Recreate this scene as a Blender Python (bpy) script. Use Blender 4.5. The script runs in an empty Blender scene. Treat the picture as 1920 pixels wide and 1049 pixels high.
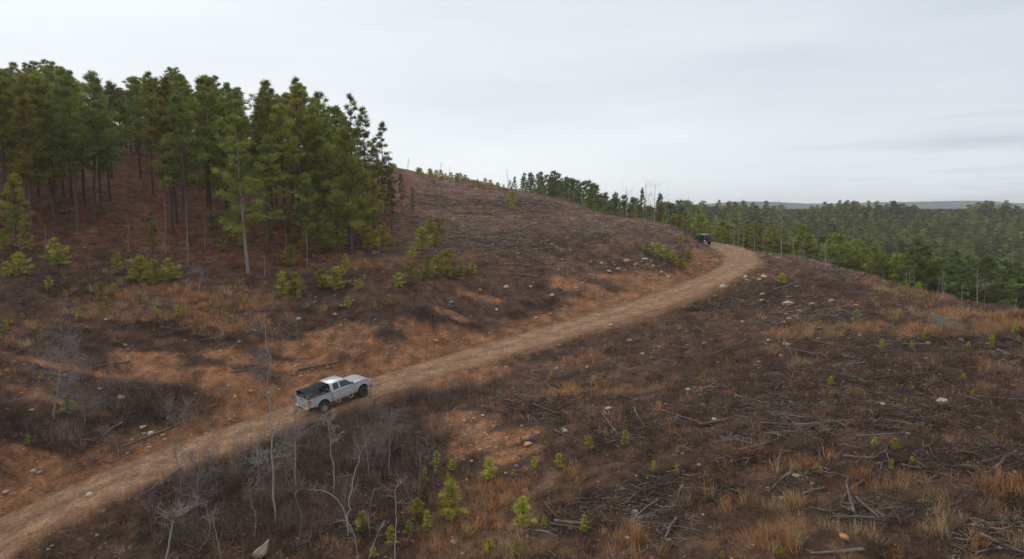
import bpy, bmesh, math, random
import numpy as np
from mathutils import Vector, Matrix
random.seed(7)
RNG = np.random.default_rng(11)
S = bpy.context.scene
COL = S.collection
R = math.radians

# ------------------------------------------------------------------ camera
F, HZ = 1297.0, 398.0            # focal length and horizon row, in pixels of the 1920 x 1049 photograph
PITCH = math.atan((524.5 - HZ) / F)
cam_d = bpy.data.cameras.new('camera'); cam = bpy.data.objects.new('camera', cam_d); COL.objects.link(cam)
cam_d.sensor_width = 36.0; cam_d.lens = 36.0 * F / 1920.0
cam_d.clip_start = 0.5; cam_d.clip_end = 30000
cam.location = (0, 0, 0); cam.rotation_euler = (R(90) - PITCH, 0, 0)
S.camera = cam

# ------------------------------------------------------------------ world: bright overcast over a physical sky
SUN_EL, SUN_AZ = 48.0, -38.0     # azimuth from +Y, negative = left
w = bpy.data.worlds.new('World'); S.world = w; w.use_nodes = True
nt = w.node_tree; nt.nodes.clear()
def N(t, nt_, **k):
    n = nt_.nodes.new(t)
    for a, b in k.items(): setattr(n, a, b)
    return n
L = nt.links.new
out = N('ShaderNodeOutputWorld', nt); bg = N('ShaderNodeBackground', nt); L(bg.outputs[0], out.inputs[0])
sky = N('ShaderNodeTexSky', nt, sky_type='NISHITA', sun_disc=False)
sky.sun_elevation = R(SUN_EL); sky.sun_rotation = R(SUN_AZ); sky.air_density = 1.0; sky.dust_density = 2.0
bg.inputs['Strength'].default_value = 0.1
tc = N('ShaderNodeTexCoord', nt); sep = N('ShaderNodeSeparateXYZ', nt); L(tc.outputs['Generated'], sep.inputs[0])
mp = N('ShaderNodeMapping', nt); mp.inputs['Scale'].default_value = (1.6, 1.6, 9.0); mp.inputs['Rotation'].default_value = (0.06, -0.05, 0.3)
L(tc.outputs['Generated'], mp.inputs[0])
n1 = N('ShaderNodeTexNoise', nt); n1.inputs['Scale'].default_value = 1.3; n1.inputs['Detail'].default_value = 5; n1.inputs['Roughness'].default_value = 0.5
L(mp.outputs[0], n1.inputs['Vector'])
mp2 = N('ShaderNodeMapping', nt); mp2.inputs['Scale'].default_value = (2.2, 2.2, 30.0); mp2.inputs['Location'].default_value = (3.1, 0.4, 1.25); mp2.inputs['Rotation'].default_value = (0, 0.04, 0)
L(tc.outputs['Generated'], mp2.inputs[0])
n2 = N('ShaderNodeTexNoise', nt); n2.inputs['Scale'].default_value = 1.7; n2.inputs['Detail'].default_value = 6; n2.inputs['Roughness'].default_value = 0.55
L(mp2.outputs[0], n2.inputs['Vector'])
def M(op, a, b=None, c=None, nt_=None):
    n = N('ShaderNodeMath', nt_ or nt, operation=op)
    for i, v in enumerate((a, b, c)):
        if v is None: continue
        if isinstance(v, (int, float)): n.inputs[i].default_value = v
        else: (nt_ or nt).links.new(v, n.inputs[i])
    return n.outputs[0]
# brightness field of the cloud deck: brighter towards the left, streaky low on the right
side = M('MULTIPLY', sep.outputs['X'], -0.20)
up = M('MULTIPLY', sep.outputs['Z'], 0.10)
streak = M('MULTIPLY', M('SUBTRACT', n1.outputs['Fac'], 0.5), 0.30)
low = M('SMOOTH_MIN', 1.0, M('MULTIPLY', M('MAXIMUM', M('SUBTRACT', 0.17, sep.outputs['Z']), 0.0), 9.0), 0.1)
right = M('MINIMUM', M('MAXIMUM', M('MULTIPLY', M('SUBTRACT', sep.outputs['X'], 0.28), 4.0), 0.0), 1.0)
band = M('MULTIPLY', M('MULTIPLY', M('MAXIMUM', M('SUBTRACT', n2.outputs['Fac'], 0.50), 0.0), -0.9), M('MULTIPLY', low, right))
glow = M('MULTIPLY', M('MAXIMUM', M('SUBTRACT', 0.20, sep.outputs['Z']), 0.0), 0.9)
bri = M('ADD', M('ADD', M('ADD', M('ADD', 0.86, glow), side), up), M('ADD', streak, band))
bri10 = M('MULTIPLY', bri, 10.0)
cr = N('ShaderNodeMapRange', nt); cr.inputs['From Min'].default_value = 0.62; cr.inputs['From Max'].default_value = 0.98
L(bri, cr.inputs['Value'])
tint = N('ShaderNodeMix', nt, data_type='RGBA'); L(cr.outputs[0], tint.inputs['Factor'])
tint.inputs[6].default_value = (0.90, 0.985, 1.09, 1); tint.inputs[7].default_value = (0.955, 1.0, 1.03, 1)
cl = N('ShaderNodeMix', nt, data_type='RGBA', blend_type='MULTIPLY'); cl.inputs['Factor'].default_value = 1
L(tint.outputs[2], cl.inputs[6]); L(bri10, cl.inputs[7])
mx = N('ShaderNodeMix', nt, data_type='RGBA'); mx.inputs['Factor'].default_value = 0.93
L(sky.outputs[0], mx.inputs[6]); L(cl.outputs[2], mx.inputs[7]); L(mx.outputs[2], bg.inputs['Color'])

# ------------------------------------------------------------------ sun behind the cloud
sd = bpy.data.lights.new('sun', 'SUN'); so = bpy.data.objects.new('sun', sd); COL.objects.link(so)
sd.energy = 0.7; sd.angle = R(22); sd.color = (1.0, 0.97, 0.92)
az = R(SUN_AZ); el = R(SUN_EL)
sv = Vector((math.sin(az) * math.cos(el), math.cos(az) * math.cos(el), math.sin(el)))
so.rotation_euler = sv.to_track_quat('Z', 'Y').to_euler(); so.location = sv * 100
S.view_settings.view_transform = 'Standard'; S.view_settings.look = 'None'
S.view_settings.exposure = 0.0; S.view_settings.gamma = 1.0
S.cycles.use_denoising = True; S.cycles.denoiser = 'OPENIMAGEDENOISE'; S.cycles.denoising_input_passes = 'RGB_ALBEDO_NORMAL'; S.cycles.denoising_prefilter = 'NONE'; S.cycles.use_adaptive_sampling = False
S.cycles.max_bounces = 6; S.cycles.diffuse_bounces = 3; S.cycles.volume_bounces = 0

# ------------------------------------------------------------------ helpers
def ray(px, py):
    a = (np.asarray(px, float) - 960) / F; b = (524.5 - np.asarray(py, float)) / F
    cp, sp = math.cos(PITCH), math.sin(PITCH)
    return a, cp + b * sp, -sp + b * cp                     # world direction x, y, z
def at(px, py, Y):
    dx, dy, dz = ray(px, py); k = Y / dy
    return dx * k, Y, dz * k
def project(p):
    cp, sp = math.cos(PITCH), math.sin(PITCH)
    dep = p[1] * cp - p[2] * sp; upc = p[1] * sp + p[2] * cp
    return 960 + F * p[0] / dep, 524.5 - F * upc / dep
def smooth(a, b, x):
    t = np.clip((x - a) / (b - a), 0, 1); return t * t * (3 - 2 * t)
def _h(ix, iy, s):
    v = np.sin(ix * 127.1 + iy * 311.7 + s * 74.7) * 43758.5453
    return v - np.floor(v)
def vnoise(x, y, s=0):
    ix = np.floor(x); iy = np.floor(y); fx = x - ix; fy = y - iy
    fx = fx * fx * (3 - 2 * fx); fy = fy * fy * (3 - 2 * fy)
    a = _h(ix, iy, s); b = _h(ix + 1, iy, s); c = _h(ix, iy + 1, s); d = _h(ix + 1, iy + 1, s)
    return (a + (b - a) * fx) * (1 - fy) + (c + (d - c) * fx) * fy - 0.5
def fbm(x, y, sc, o=4, s=0, rough=0.5):
    x = np.asarray(x, float); y = np.asarray(y, float); t = 0; a = 1.0; f = 1.0 / sc; n = 0
    ca, sa = math.cos(0.6), math.sin(0.6)
    for i in range(o):
        t = t + a * vnoise(x * f + 17.3 * i, y * f - 9.1 * i, s + i); n += a; a *= rough; f *= 2.03
        x, y = x * ca - y * sa, x * sa + y * ca
    return t / n

# ------------------------------------------------------------------ terrain: thin-plate surface through surveyed points
ROAD_C = [(-330, 1190, 30.5), (-150, 1090, 34.2), (0, 1003, 38), (200, 907, 42), (400, 831, 46.8), (620, 752, 52.4), (800, 693, 58), (1000, 634, 65.5), (1200, 574, 76),
          (1320, 530, 86), (1380, 500, 95), (1388, 480, 104.5), (1363, 464.5, 115.5), (1322, 455.5, 127), (1262, 449, 142), (1190, 446, 160)]
CP = [(0,900,42),(0,780,47),(0,650,55),(0,560,62),(0,450,74),(0,380,92),(0,330,108),(0,280,130),(0,240,160),
 (-250,800,42),(-250,600,54),(-250,430,72),(-250,330,105),(-250,250,150),
 (200,800,48.5),(200,740,51.5),(200,650,58),(200,560,66),(200,470,78),(200,400,95),(200,340,115),(200,278,140),(200,240,165),
 (400,762,51.5),(400,690,55.5),(400,640,60),(400,560,67),(400,490,77),(400,430,90),(400,370,108),(400,310,132),(400,260,165),
 (560,690,58),(600,640,62),(560,570,68),(600,520,75),(600,460,88),(600,400,105),(600,345,135),(600,300,170),
 (760,650,62),(760,590,67),(760,530,73),(760,480,83),(760,430,100),(760,380,130),(760,345,170),(763,323,210),
 (900,597,72),(900,540,78),(900,480,86),(900,430,104),(900,384,140),(850,335,200),(910,346,185),
 (1060,562,77.5),(1060,518,84),(1060,460,96),(1060,415,118),(980,364,170),(1072,381,152),
 (1160,545,84),(1170,500,91),(1170,450,98),(1153,407,132),(1255,490,93),(1255,455,104),(1325,467,111),(1300,469,108),(1338,472,100),(1345,448,175),(1235,421,118),(1280,445,107),(1280,472,93),
 (200,1049,36),(400,900,42.3),(400,1000,37),(600,1040,34.5),(600,900,41),(600,830,46),(800,1040,33.5),(800,900,40),(800,800,46.5),
 (960,1049,32),(960,900,38),(960,780,46),(900,725,53),(1200,1040,29.5),(1200,900,35),(1200,760,44),(1200,650,58),
 (1500,1040,27),(1500,880,32),(1500,740,41),(1500,640,52),(1500,560,68),(1450,515,84),(1420,473,106),(1469,483,100),(1577,511,85),
 (1800,1040,26),(1800,880,31),(1800,740,39),(1800,650,48),(1677,542,75),(1726,558,70),(1840,586,61),(1911,598,57),(2000,606,52),
 (2150,1040,25),(2150,800,31),(2200,690,42),(1350,600,66),(1350,700,50)]
WP = [(-40,260,14),(-90,330,13),(-20,330,-4),(10,230,1),(12,300,-9),(30,175,-8),(33,205,-13),(45,190,-13),(-160,300,22),(-250,200,26),(-150,130,20),(-110,60,-6),
 (52,118,-10.5),(60,105,-13.8),(68,98,-16),(76,88,-17.5),(86,76,-18.5),(95,64,-19),(46,135,-8.5),(41,150,-9),(60,135,-12.5),(80,112,-18),(100,95,-22),(120,75,-26),(62,170,-15),(85,150,-20),
 (110,140,-30),(160,120,-30),(40,230,-21),(90,230,-29),(160,220,-30),(240,200,-28),(30,300,-20),(110,300,-25),(200,300,-25),(300,300,-22),
 (20,420,-15),(120,420,-16),(240,420,-16),(360,420,-15),(50,540,-9),(200,540,-9),(400,540,-9),(-100,450,0),(-60,560,-8),(-300,450,10),
 (0,10,-19.5),(-40,10,-24),(40,8,-15),(0,-60,-30),(-120,-40,-32),(120,-40,-26),(140,30,-24),(-140,20,-15),(0,-300,-35),(-350,0,0),(400,0,-30),(-300,-200,-30),(300,-200,-33)]
pts = [at(*p) for p in ROAD_C] + [at(*p) for p in CP] + WP
PX = np.array([p[0] for p in pts]); PY = np.array([p[1] for p in pts]); PZ = np.array([p[2] for p in pts])
SC = 60.0
def _k(r2): return np.where(r2 > 0, r2 * np.log(r2 + 1e-12), 0)
def _tps_fit():
    n = len(PX); r2 = ((PX[:, None] - PX) ** 2 + (PY[:, None] - PY) ** 2) / SC ** 2
    A = np.zeros((n + 3, n + 3)); A[:n, :n] = _k(r2) + np.eye(n) * 2e-4
    P = np.stack([np.ones(n), PX / SC, PY / SC], 1); A[:n, n:] = P; A[n:, :n] = P.T
    return np.linalg.solve(A, np.concatenate([PZ, np.zeros(3)]))
TW = _tps_fit()
def tps(x, y):
    o = np.empty(x.shape); n = len(PX)
    for i in range(0, len(x), 20000):
        a, b = x[i:i + 20000], y[i:i + 20000]
        r2 = ((a[:, None] - PX) ** 2 + (b[:, None] - PY) ** 2) / SC ** 2
        o[i:i + 20000] = _k(r2) @ TW[:n] + TW[n] + TW[n + 1] * a / SC + TW[n + 2] * b / SC
    return o
# road centre line
def catmull(P, m=24):
    P = [np.array(p, float) for p in P]; o = []
    for i in range(1, len(P) - 2):
        p0, p1, p2, p3 = P[i - 1:i + 3]
        for k in range(m):
            t = k / m
            o.append(0.5 * ((2 * p1) + (-p0 + p2) * t + (2 * p0 - 5 * p1 + 4 * p2 - p3) * t * t + (-p0 + 3 * p1 - 3 * p2 + p3) * t ** 3))
    return np.array(o)
RC = catmull([at(*p) for p in ROAD_C])
for _ in range(14):                                            # even out the grade
    RC[1:-1, 2] = 0.25 * RC[:-2, 2] + 0.5 * RC[1:-1, 2] + 0.25 * RC[2:, 2]
RT = np.gradient(RC[:, :2], axis=0); RT /= np.linalg.norm(RT, axis=1)[:, None]
RS = np.concatenate([[0], np.cumsum(np.linalg.norm(np.diff(RC[:, :2], axis=0), axis=1))])
def road_at(x, y):
    """signed distance to the centre line (right side positive), road level, distance along it"""
    d = np.full(x.shape, 99.0); z = np.zeros(x.shape); s = np.zeros(x.shape)
    idx = np.where((x > -45) & (x < 52) & (y > 25) & (y < 165))[0]
    for i in range(0, len(idx), 20000):
        j = idx[i:i + 20000]
        dx = x[j][:, None] - RC[:, 0]; dy = y[j][:, None] - RC[:, 1]
        k = np.argmin(dx * dx + dy * dy, 1); r = np.arange(len(j))
        t = RT[k]; cross = dx[r, k] * t[:, 1] - dy[r, k] * t[:, 0]; al = dx[r, k] * t[:, 0] + dy[r, k] * t[:, 1]
        dd = np.hypot(dx[r, k], dy[r, k]); dd = np.where(np.abs(al) > 1.5, dd, np.abs(cross))
        gz = np.gradient(RC[:, 2], RS)
        d[j] = np.where(cross >= 0, dd, -dd); z[j] = RC[k, 2] + gz[k] * al; s[j] = RS[k] + al
    return d, z, s
def half_width(s, d):
    return 2.75 + 0.9 * smooth(32, 55, s) - 1.2 * smooth(64, 88, s) + 0.25 * fbm(s, s * 0 + np.sign(d) * 40, 7, 3, 5)
def height(x, y):
    x = np.atleast_1d(np.asarray(x, float)); y = np.atleast_1d(np.asarray(y, float))
    r = np.hypot(x, y)
    rc = np.minimum(r, 700) / np.maximum(r, 1e-6)
    b = tps(x * rc, y * rc)
    far = -9 + 10 * fbm(x, y, 500, 3, 31)
    wf = smooth(520, 700, r); b = b * (1 - wf) + far * wf
    d, zr, s = road_at(x, y); hw = half_width(s, d); ad = np.abs(d)
    t = smooth(hw, hw + np.where(d < 0, 4.6, 2.2), ad)
    n = 0.75 * fbm(x, y, 9, 3, 1) + 0.34 * fbm(x, y, 1.7, 3, 4) + 0.16 * fbm(x, y, 0.55, 2, 14) * (r < 130) + 0.9 * fbm(x, y, 28, 2, 9) * smooth(6, 20, ad)
    bank = smooth(hw + 0.2, hw + 1.6, ad) * (1 - smooth(hw + 4, hw + 7, ad)) * (d < 0)
    bank = bank * (1 - smooth(82, 98, y)); n = n + bank * 0.7 * np.abs(fbm(x, y, 2.6, 4, 77))
    rut = -0.05 * (np.exp(-((ad - 0.85) / 0.28) ** 2)) + 0.05 * fbm(x, y, 1.2, 3, 8) - 0.03 * ad
    ditch = -0.25 * np.exp(-((d + hw + 0.25) / 0.4) ** 2)
    return (zr + rut) * (1 - t) + (b + n) * t + ditch
def hit(px, py):
    """first ground point seen through pixels"""
    px = np.atleast_1d(np.asarray(px, float)); py = np.atleast_1d(np.asarray(py, float))
    dx, dy, dz = ray(px, py); Yg = np.geomspace(16, 420, 520)
    X = (dx / dy)[:, None] * Yg; Yy = np.repeat(Yg[None], len(px), 0); Z = (dz / dy)[:, None] * Yg
    H = height(X.ravel(), Yy.ravel()).reshape(X.shape); below = Z < H
    k = np.argmax(below, 1); ok = below.any(1); k = np.clip(k, 1, len(Yg) - 1); r = np.arange(len(px))
    g = (Z - H); a = g[r, k - 1]; b = g[r, k]; t = np.clip(a / (a - b + 1e-9), 0, 1)
    Y = Yg[k - 1] + t * (Yg[k] - Yg[k - 1]); Y = np.where(ok, Y, 400.0)
    x = dx / dy * Y
    return x, Y, height(x, Y)

# ------------------------------------------------------------------ what covers the ground where
ZN = {
 'soil': [(860,805,3.2,2.6),(930,825,2.5,1.5),(280,675,3,1.6),(640,628,3.5,1.5),(740,668,6,1.5),(860,648,6,1.6),(390,704,9,1.1),(430,668,3,1.3),(560,690,4,0.8),
   (1110,542,5,2.2),(1175,525,6,2.6),(1245,525,5,2),(845,588,1.8,1),(610,655,5,1.5),(60,870,2.2,0.9),(100,750,4,0.6),(1320,485,3,3),(1345,472,2,3),(905,560,2.2,1),(700,700,5,1),
   (830,715,4.5,2.0),(900,700,3,1.5),(960,850,2,1),(1010,650,2,1),(470,745,5,0.8),(660,700,5,1.2),(1310,470,2,2),(600,720,4,0.8),(240,705,8,0.5)],
 'grass': [(1050,900,2,0.9),(930,940,1.6,2),(880,930,1.6,2.5),(960,1015,2.6,1.6),(860,1020,2,1.5),(1640,930,3.5,2.2),(1560,950,4,1.6),(1720,950,3,1.8),(1800,890,3,0.8),(1900,905,3,1),(1250,1000,3,1.6),(1350,940,3,1.3),
   (640,1022,1,0.8),(420,545,6,1.6),(470,548,4,1.4),(250,560,6,2),(350,600,9,2),(40,640,2,1.2),(1085,680,3,1.6),(1800,620,5,2),(1900,690,3,1.2),(1480,690,3.5,1.1),(1050,735,3,1.5),(700,492,6,3),(820,390,4,4),
   (1180,735,3,1.2),(330,560,8,2),(1750,590,5,2.5),(1690,545,5,3),(1460,1010,2,1),(950,970,1.6,1.5),(1560,620,4,2),(1470,880,2,1),(1900,1020,2,1),(1130,930,2,.8),(80,620,3,2),(880,480,2,2)],
 'rubble': [(1420,530,5,4),(1520,575,5,3),(1480,560,5,3),(1180,500,5,2),(1100,545,5,2),(1240,520,5,2),(880,800,3,2.5),(940,830,2.5,1),(570,690,4,1),(1500,600,4,2),(640,620,4,1.5)],
 'slash': [(1440,765,5,2.2),(1390,750,4,1.5),(1240,915,3,1.6),(1330,935,3,1.4),(1420,810,4,1.2),(1540,595,5,2.5),(1110,950,2.5,1.5),(1840,865,4,1.2),(1060,775,3,1.6),(1620,750,6,1.6),(1180,800,3,1.4),(1880,1000,2.5,1.2),(1620,950,2.5,1.2),(1700,650,5,2),(1560,680,5,2),(870,385,10,8),(1000,450,10,6),(1280,990,2.5,1.2),(1500,900,3,1),(1750,780,4,1.5),(930,450,8,4),(1030,585,3,1.5)],
 'brush': [(600,850,7,4),(450,900,5,3),(650,950,5,4),(400,980,6,3),(330,745,5,1.3),(250,790,6,1.2),(100,815,7,1.3),(20,830,5,1.3),(795,590,2,1.2),(1250,905,3.5,1.6),(1350,925,2.6,1.3),(1420,860,4,1.5),(1500,690,8,3),
   (1620,720,8,3),(1750,865,4,1.3),(1880,935,4,1.2),(1050,765,4,2.5),(700,800,5,2.5),(740,850,4,3),(160,640,7,2),(300,620,6,1.5),(130,540,5,2),(1400,560,8,6),(1480,540,6,6),(1800,780,6,2),(1720,690,8,2.5),(1870,640,6,2),
   (950,390,14,12),(1020,600,4,1.5),(900,620,5,.8),(1190,800,3,2),(1100,950,2,1.6),(560,950,6,3),(500,1030,5,2)],
}
ZP = {}
for k, v in ZN.items():
    a = np.array(v, float); X, Y, Z = hit(a[:, 0], a[:, 1]); ZP[k] = np.stack([X, Y, a[:, 2], a[:, 3]], 1)
_fx, _fy, _ = hit([0, 100, 200, 320, 420, 500, 580, 660, 740, 790, 790], [450, 460, 462, 470, 500, 500, 490, 480, 465, 430, 380])
def zones(x, y):
    o = {}
    nz = fbm(x, y, 3.0, 4, 55) * 1.5
    for k, P in ZP.items():
        m = np.zeros(x.shape)
        for X, Y, a, b in P:
            sel = (np.abs(x - X) < 2 * a + 1) & (np.abs(y - Y) < 2 * b + 2)
            if not sel.any(): continue
            q = np.hypot((x[sel] - X) / a, (y[sel] - Y) / b) + nz[sel]
            m[sel] = np.maximum(m[sel], 1 - smooth(0.65, 1.25, q))
        o[k] = m
    yf = np.interp(x, _fx, _fy)                                # front edge of the pine stand
    st = smooth(-5, 5, y - yf + 6 * fbm(x, y, 14, 3, 61)) * (1 - smooth(-14, -4, x + 0.17 * (y - 80) + 5 * fbm(x, y, 12, 2, 62)))
    o['needles'] = st
    d, zr, s = road_at(x, y); hw = half_width(s, d)
    o['road'] = 1 - smooth(hw - 0.25, hw + 0.5, np.abs(d) + 1.5 * fbm(x, y, 1.6, 4, 63))
    o['d'] = d; o['hw'] = hw; o['s'] = s
    strip = (d < 0) * smooth(hw - 0.3, hw + 0.1, np.abs(d)) * (1 - smooth(hw + 1.4, hw + 3.6, np.abs(d) + 2.5 * fbm(x, y, 3, 3, 66))) + 0.5 * (d > 0) * smooth(hw - 0.3, hw + 0.1, np.abs(d)) * (1 - smooth(hw + 0.2, hw + 1.0, np.abs(d) + 2.5 * fbm(x, y, 3, 3, 67)))
    o['soil'] = np.maximum(o['soil'], 0.95 * strip)
    for k in ('soil', 'grass', 'brush', 'slash', 'rubble'): o[k] = o[k] * (1 - o['road'])
    return o
def mixc(c, m, col):
    return c * (1 - m[:, None]) + m[:, None] * np.asarray(col)
def ground_colour(x, y, zn):
    n1_ = fbm(x, y, 1.1, 4, 70); n2_ = fbm(x, y, 5.0, 3, 71); n3_ = fbm(x, y, 0.5, 3, 72)
    c = np.tile(np.array([0.092, 0.051, 0.033]), (len(x), 1))
    c = mixc(c, smooth(-0.1, 0.25, n2_), (0.062, 0.038, 0.028))
    c = mixc(c, smooth(0.04, 0.25, n1_) * 0.6, (0.135, 0.070, 0.041))
    up_ = smooth(80, 130, y) * (x < 45) * (y < 260)
    c = mixc(c, up_ * 0.75, (0.215, 0.130, 0.095))
    c = mixc(c, zn['needles'] * 0.9, (0.145, 0.060, 0.035))
    c = mixc(c, zn['grass'] * 0.6, (0.150, 0.085, 0.050))
    c = mixc(c, zn['brush'] * 0.85, (0.042, 0.026, 0.019))
    c = mixc(c, zn['slash'] * 0.6, (0.044, 0.029, 0.022))
    so_ = np.clip(zn['soil'] * (0.9 + 1.3 * fbm(x, y, 0.9, 4, 73)), 0, 0.95)
    c = mixc(c, so_, (0.270, 0.122, 0.058))
    vall = smooth(62, 110, x + 0.25 * (y - 60)) + smooth(210, 300, y)
    c = mixc(c, np.clip(vall, 0, 1) * 0.8, (0.05, 0.045, 0.028))
    rd = np.array([0.29, 0.165, 0.095]); rdc = np.tile(rd, (len(x), 1))
    ad = np.abs(zn['d'])
    lane = np.exp(-((ad - 0.9) / 0.45) ** 2)
    rdc = mixc(rdc, lane * (0.35 + 0.4 * fbm(zn['s'] / 6, zn['d'] * 1.2, 1, 3, 64)), (0.33, 0.21, 0.13)); rdc = mixc(rdc, np.exp(-(zn['d'] / 0.35) ** 2) * 0.35, (0.19, 0.108, 0.065)); rdc = mixc(rdc, smooth(1.6, 2.9, ad) * 0.85, (0.185, 0.092, 0.048))
    rdc = mixc(rdc, smooth(0.1, 0.3, fbm(zn['s'] / 5, zn['d'] * 1.6, 1, 4, 65)) * 0.3, (0.18, 0.102, 0.062))
    rdc = mixc(rdc, smooth(75, 110, zn['s']) * 0.6, (0.30, 0.18, 0.108))
    c = c * (1 - zn['road'][:, None]) + rdc * zn['road'][:, None]
    c = c * (1 + 0.9 * n1_ * (1 - 0.6 * zn['road']) + 0.9 * n3_ * (1 - 0.5 * zn['road']))[:, None]
    return np.clip(c, 0.008, 0.6)

# ------------------------------------------------------------------ mesh building
def mesh_np(name, V, Q, T=None, C=None, smooth_=False, mats=None, mi=None):
    V = np.asarray(V, np.float32); Q = np.asarray(Q, np.int32).reshape(-1, 4)
    T = np.zeros((0, 3), np.int32) if T is None else np.asarray(T, np.int32).reshape(-1, 3)
    me = bpy.data.meshes.new(name); nq, ntri = len(Q), len(T)
    me.vertices.add(len(V)); me.vertices.foreach_set('co', V.ravel())
    me.loops.add(nq * 4 + ntri * 3); me.polygons.add(nq + ntri)
    me.loops.foreach_set('vertex_index', np.concatenate([Q.ravel(), T.ravel()]))
    st = np.concatenate([np.arange(nq) * 4, nq * 4 + np.arange(ntri) * 3]).astype(np.int32)
    me.polygons.foreach_set('loop_start', st)
    me.polygons.foreach_set('loop_total', np.concatenate([np.full(nq, 4), np.full(ntri, 3)]).astype(np.int32))
    if smooth_: me.polygons.foreach_set('use_smooth', np.ones(nq + ntri, bool))
    if C is not None:
        a = me.color_attributes.new('Col', 'FLOAT_COLOR', 'POINT')
        C = np.asarray(C, np.float32)
        if C.shape[1] == 3: C = np.concatenate([C, np.ones((len(C), 1), np.float32)], 1)
        a.data.foreach_set('color', C.ravel())
    for m in (mats or []): me.materials.append(m)
    me.update(calc_edges=True); me.validate()
    return me
def link(name, data, parent=None, loc=None, rz=None, sc=None):
    o = bpy.data.objects.new(name, data); COL.objects.link(o)
    if parent: o.parent = parent
    if loc is not None: o.location = loc
    if rz is not None: o.rotation_euler[2] = rz
    if sc is not None: o.scale = (sc, sc, sc) if isinstance(sc, (int, float)) else sc
    return o
def tag(o, label=None, cat=None, group=None, kind=None):
    if label: o['label'] = label
    if cat: o['category'] = cat
    if group: o['group'] = group
    if kind: o['kind'] = kind
    return o
def mat(name, rgb=(0.5, 0.5, 0.5), rough=0.7, metal=0.0, attr=False, nscale=8.0, namt=0.35, bump=0.0, bscale=30.0, rnd=0.0, spec=0.3, trans=0.0, coat=0.0):
    m = bpy.data.materials.new(name); m.use_nodes = True; t = m.node_tree; b = t.nodes['Principled BSDF']; l = t.links.new
    b.inputs['Roughness'].default_value = rough; b.inputs['Metallic'].default_value = metal
    b.inputs['Specular IOR Level'].default_value = spec; b.inputs['Coat Weight'].default_value = coat
    tcn = N('ShaderNodeTexCoord', t)
    if attr:
        a = N('ShaderNodeAttribute', t, attribute_name='Col'); src = a.outputs['Color']
    else:
        a = N('ShaderNodeRGB', t); a.outputs[0].default_value = (*rgb, 1); src = a.outputs[0]
    no = N('ShaderNodeTexNoise', t); no.inputs['Scale'].default_value = nscale; no.inputs['Detail'].default_value = 5; l(tcn.outputs['Object'], no.inputs['Vector'])
    f = M('ADD', M('MULTIPLY', M('SUBTRACT', no.outputs['Fac'], 0.5, nt_=t), namt * 3, nt_=t), 1.0, nt_=t)
    if rnd:
        oi = N('ShaderNodeObjectInfo', t); f = M('MULTIPLY', f, M('ADD', M('MULTIPLY', oi.outputs['Random'], rnd, nt_=t), 1 - rnd / 2, nt_=t), nt_=t)
    mm = N('ShaderNodeMix', t, data_type='RGBA', blend_type='MULTIPLY'); mm.inputs['Factor'].default_value = 1
    l(src, mm.inputs[6]); l(f, mm.inputs[7]); col = mm.outputs[2]
    if rnd:                                                    # hue drift from tree to tree
        hs = N('ShaderNodeHueSaturation', t); l(col, hs.inputs['Color']); l(M('ADD', 0.5 - rnd * 0.07, M('MULTIPLY', oi.outputs['Random'], rnd * 0.07, nt_=t), nt_=t), hs.inputs['Hue']); col = hs.outputs[0]
    l(col, b.inputs['Base Color'])
    if bump:
        nb = N('ShaderNodeTexNoise', t); nb.inputs['Scale'].default_value = bscale; nb.inputs['Detail'].default_value = 6; l(tcn.outputs['Object'], nb.inputs['Vector'])
        bu = N('ShaderNodeBump', t); bu.inputs['Strength'].default_value = 1.0; bu.inputs['Distance'].default_value = bump; l(nb.outputs['Fac'], bu.inputs['Height']); l(bu.outputs[0], b.inputs['Normal'])
    if trans:
        tr = N('ShaderNodeBsdfTranslucent', t); l(col, tr.inputs['Color']); ms = N('ShaderNodeMixShader', t); ms.inputs[0].default_value = trans
        l(b.outputs[0], ms.inputs[1]); l(tr.outputs[0], ms.inputs[2]); l(ms.outputs[0], t.nodes['Material Output'].inputs[0])
    return m

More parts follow.
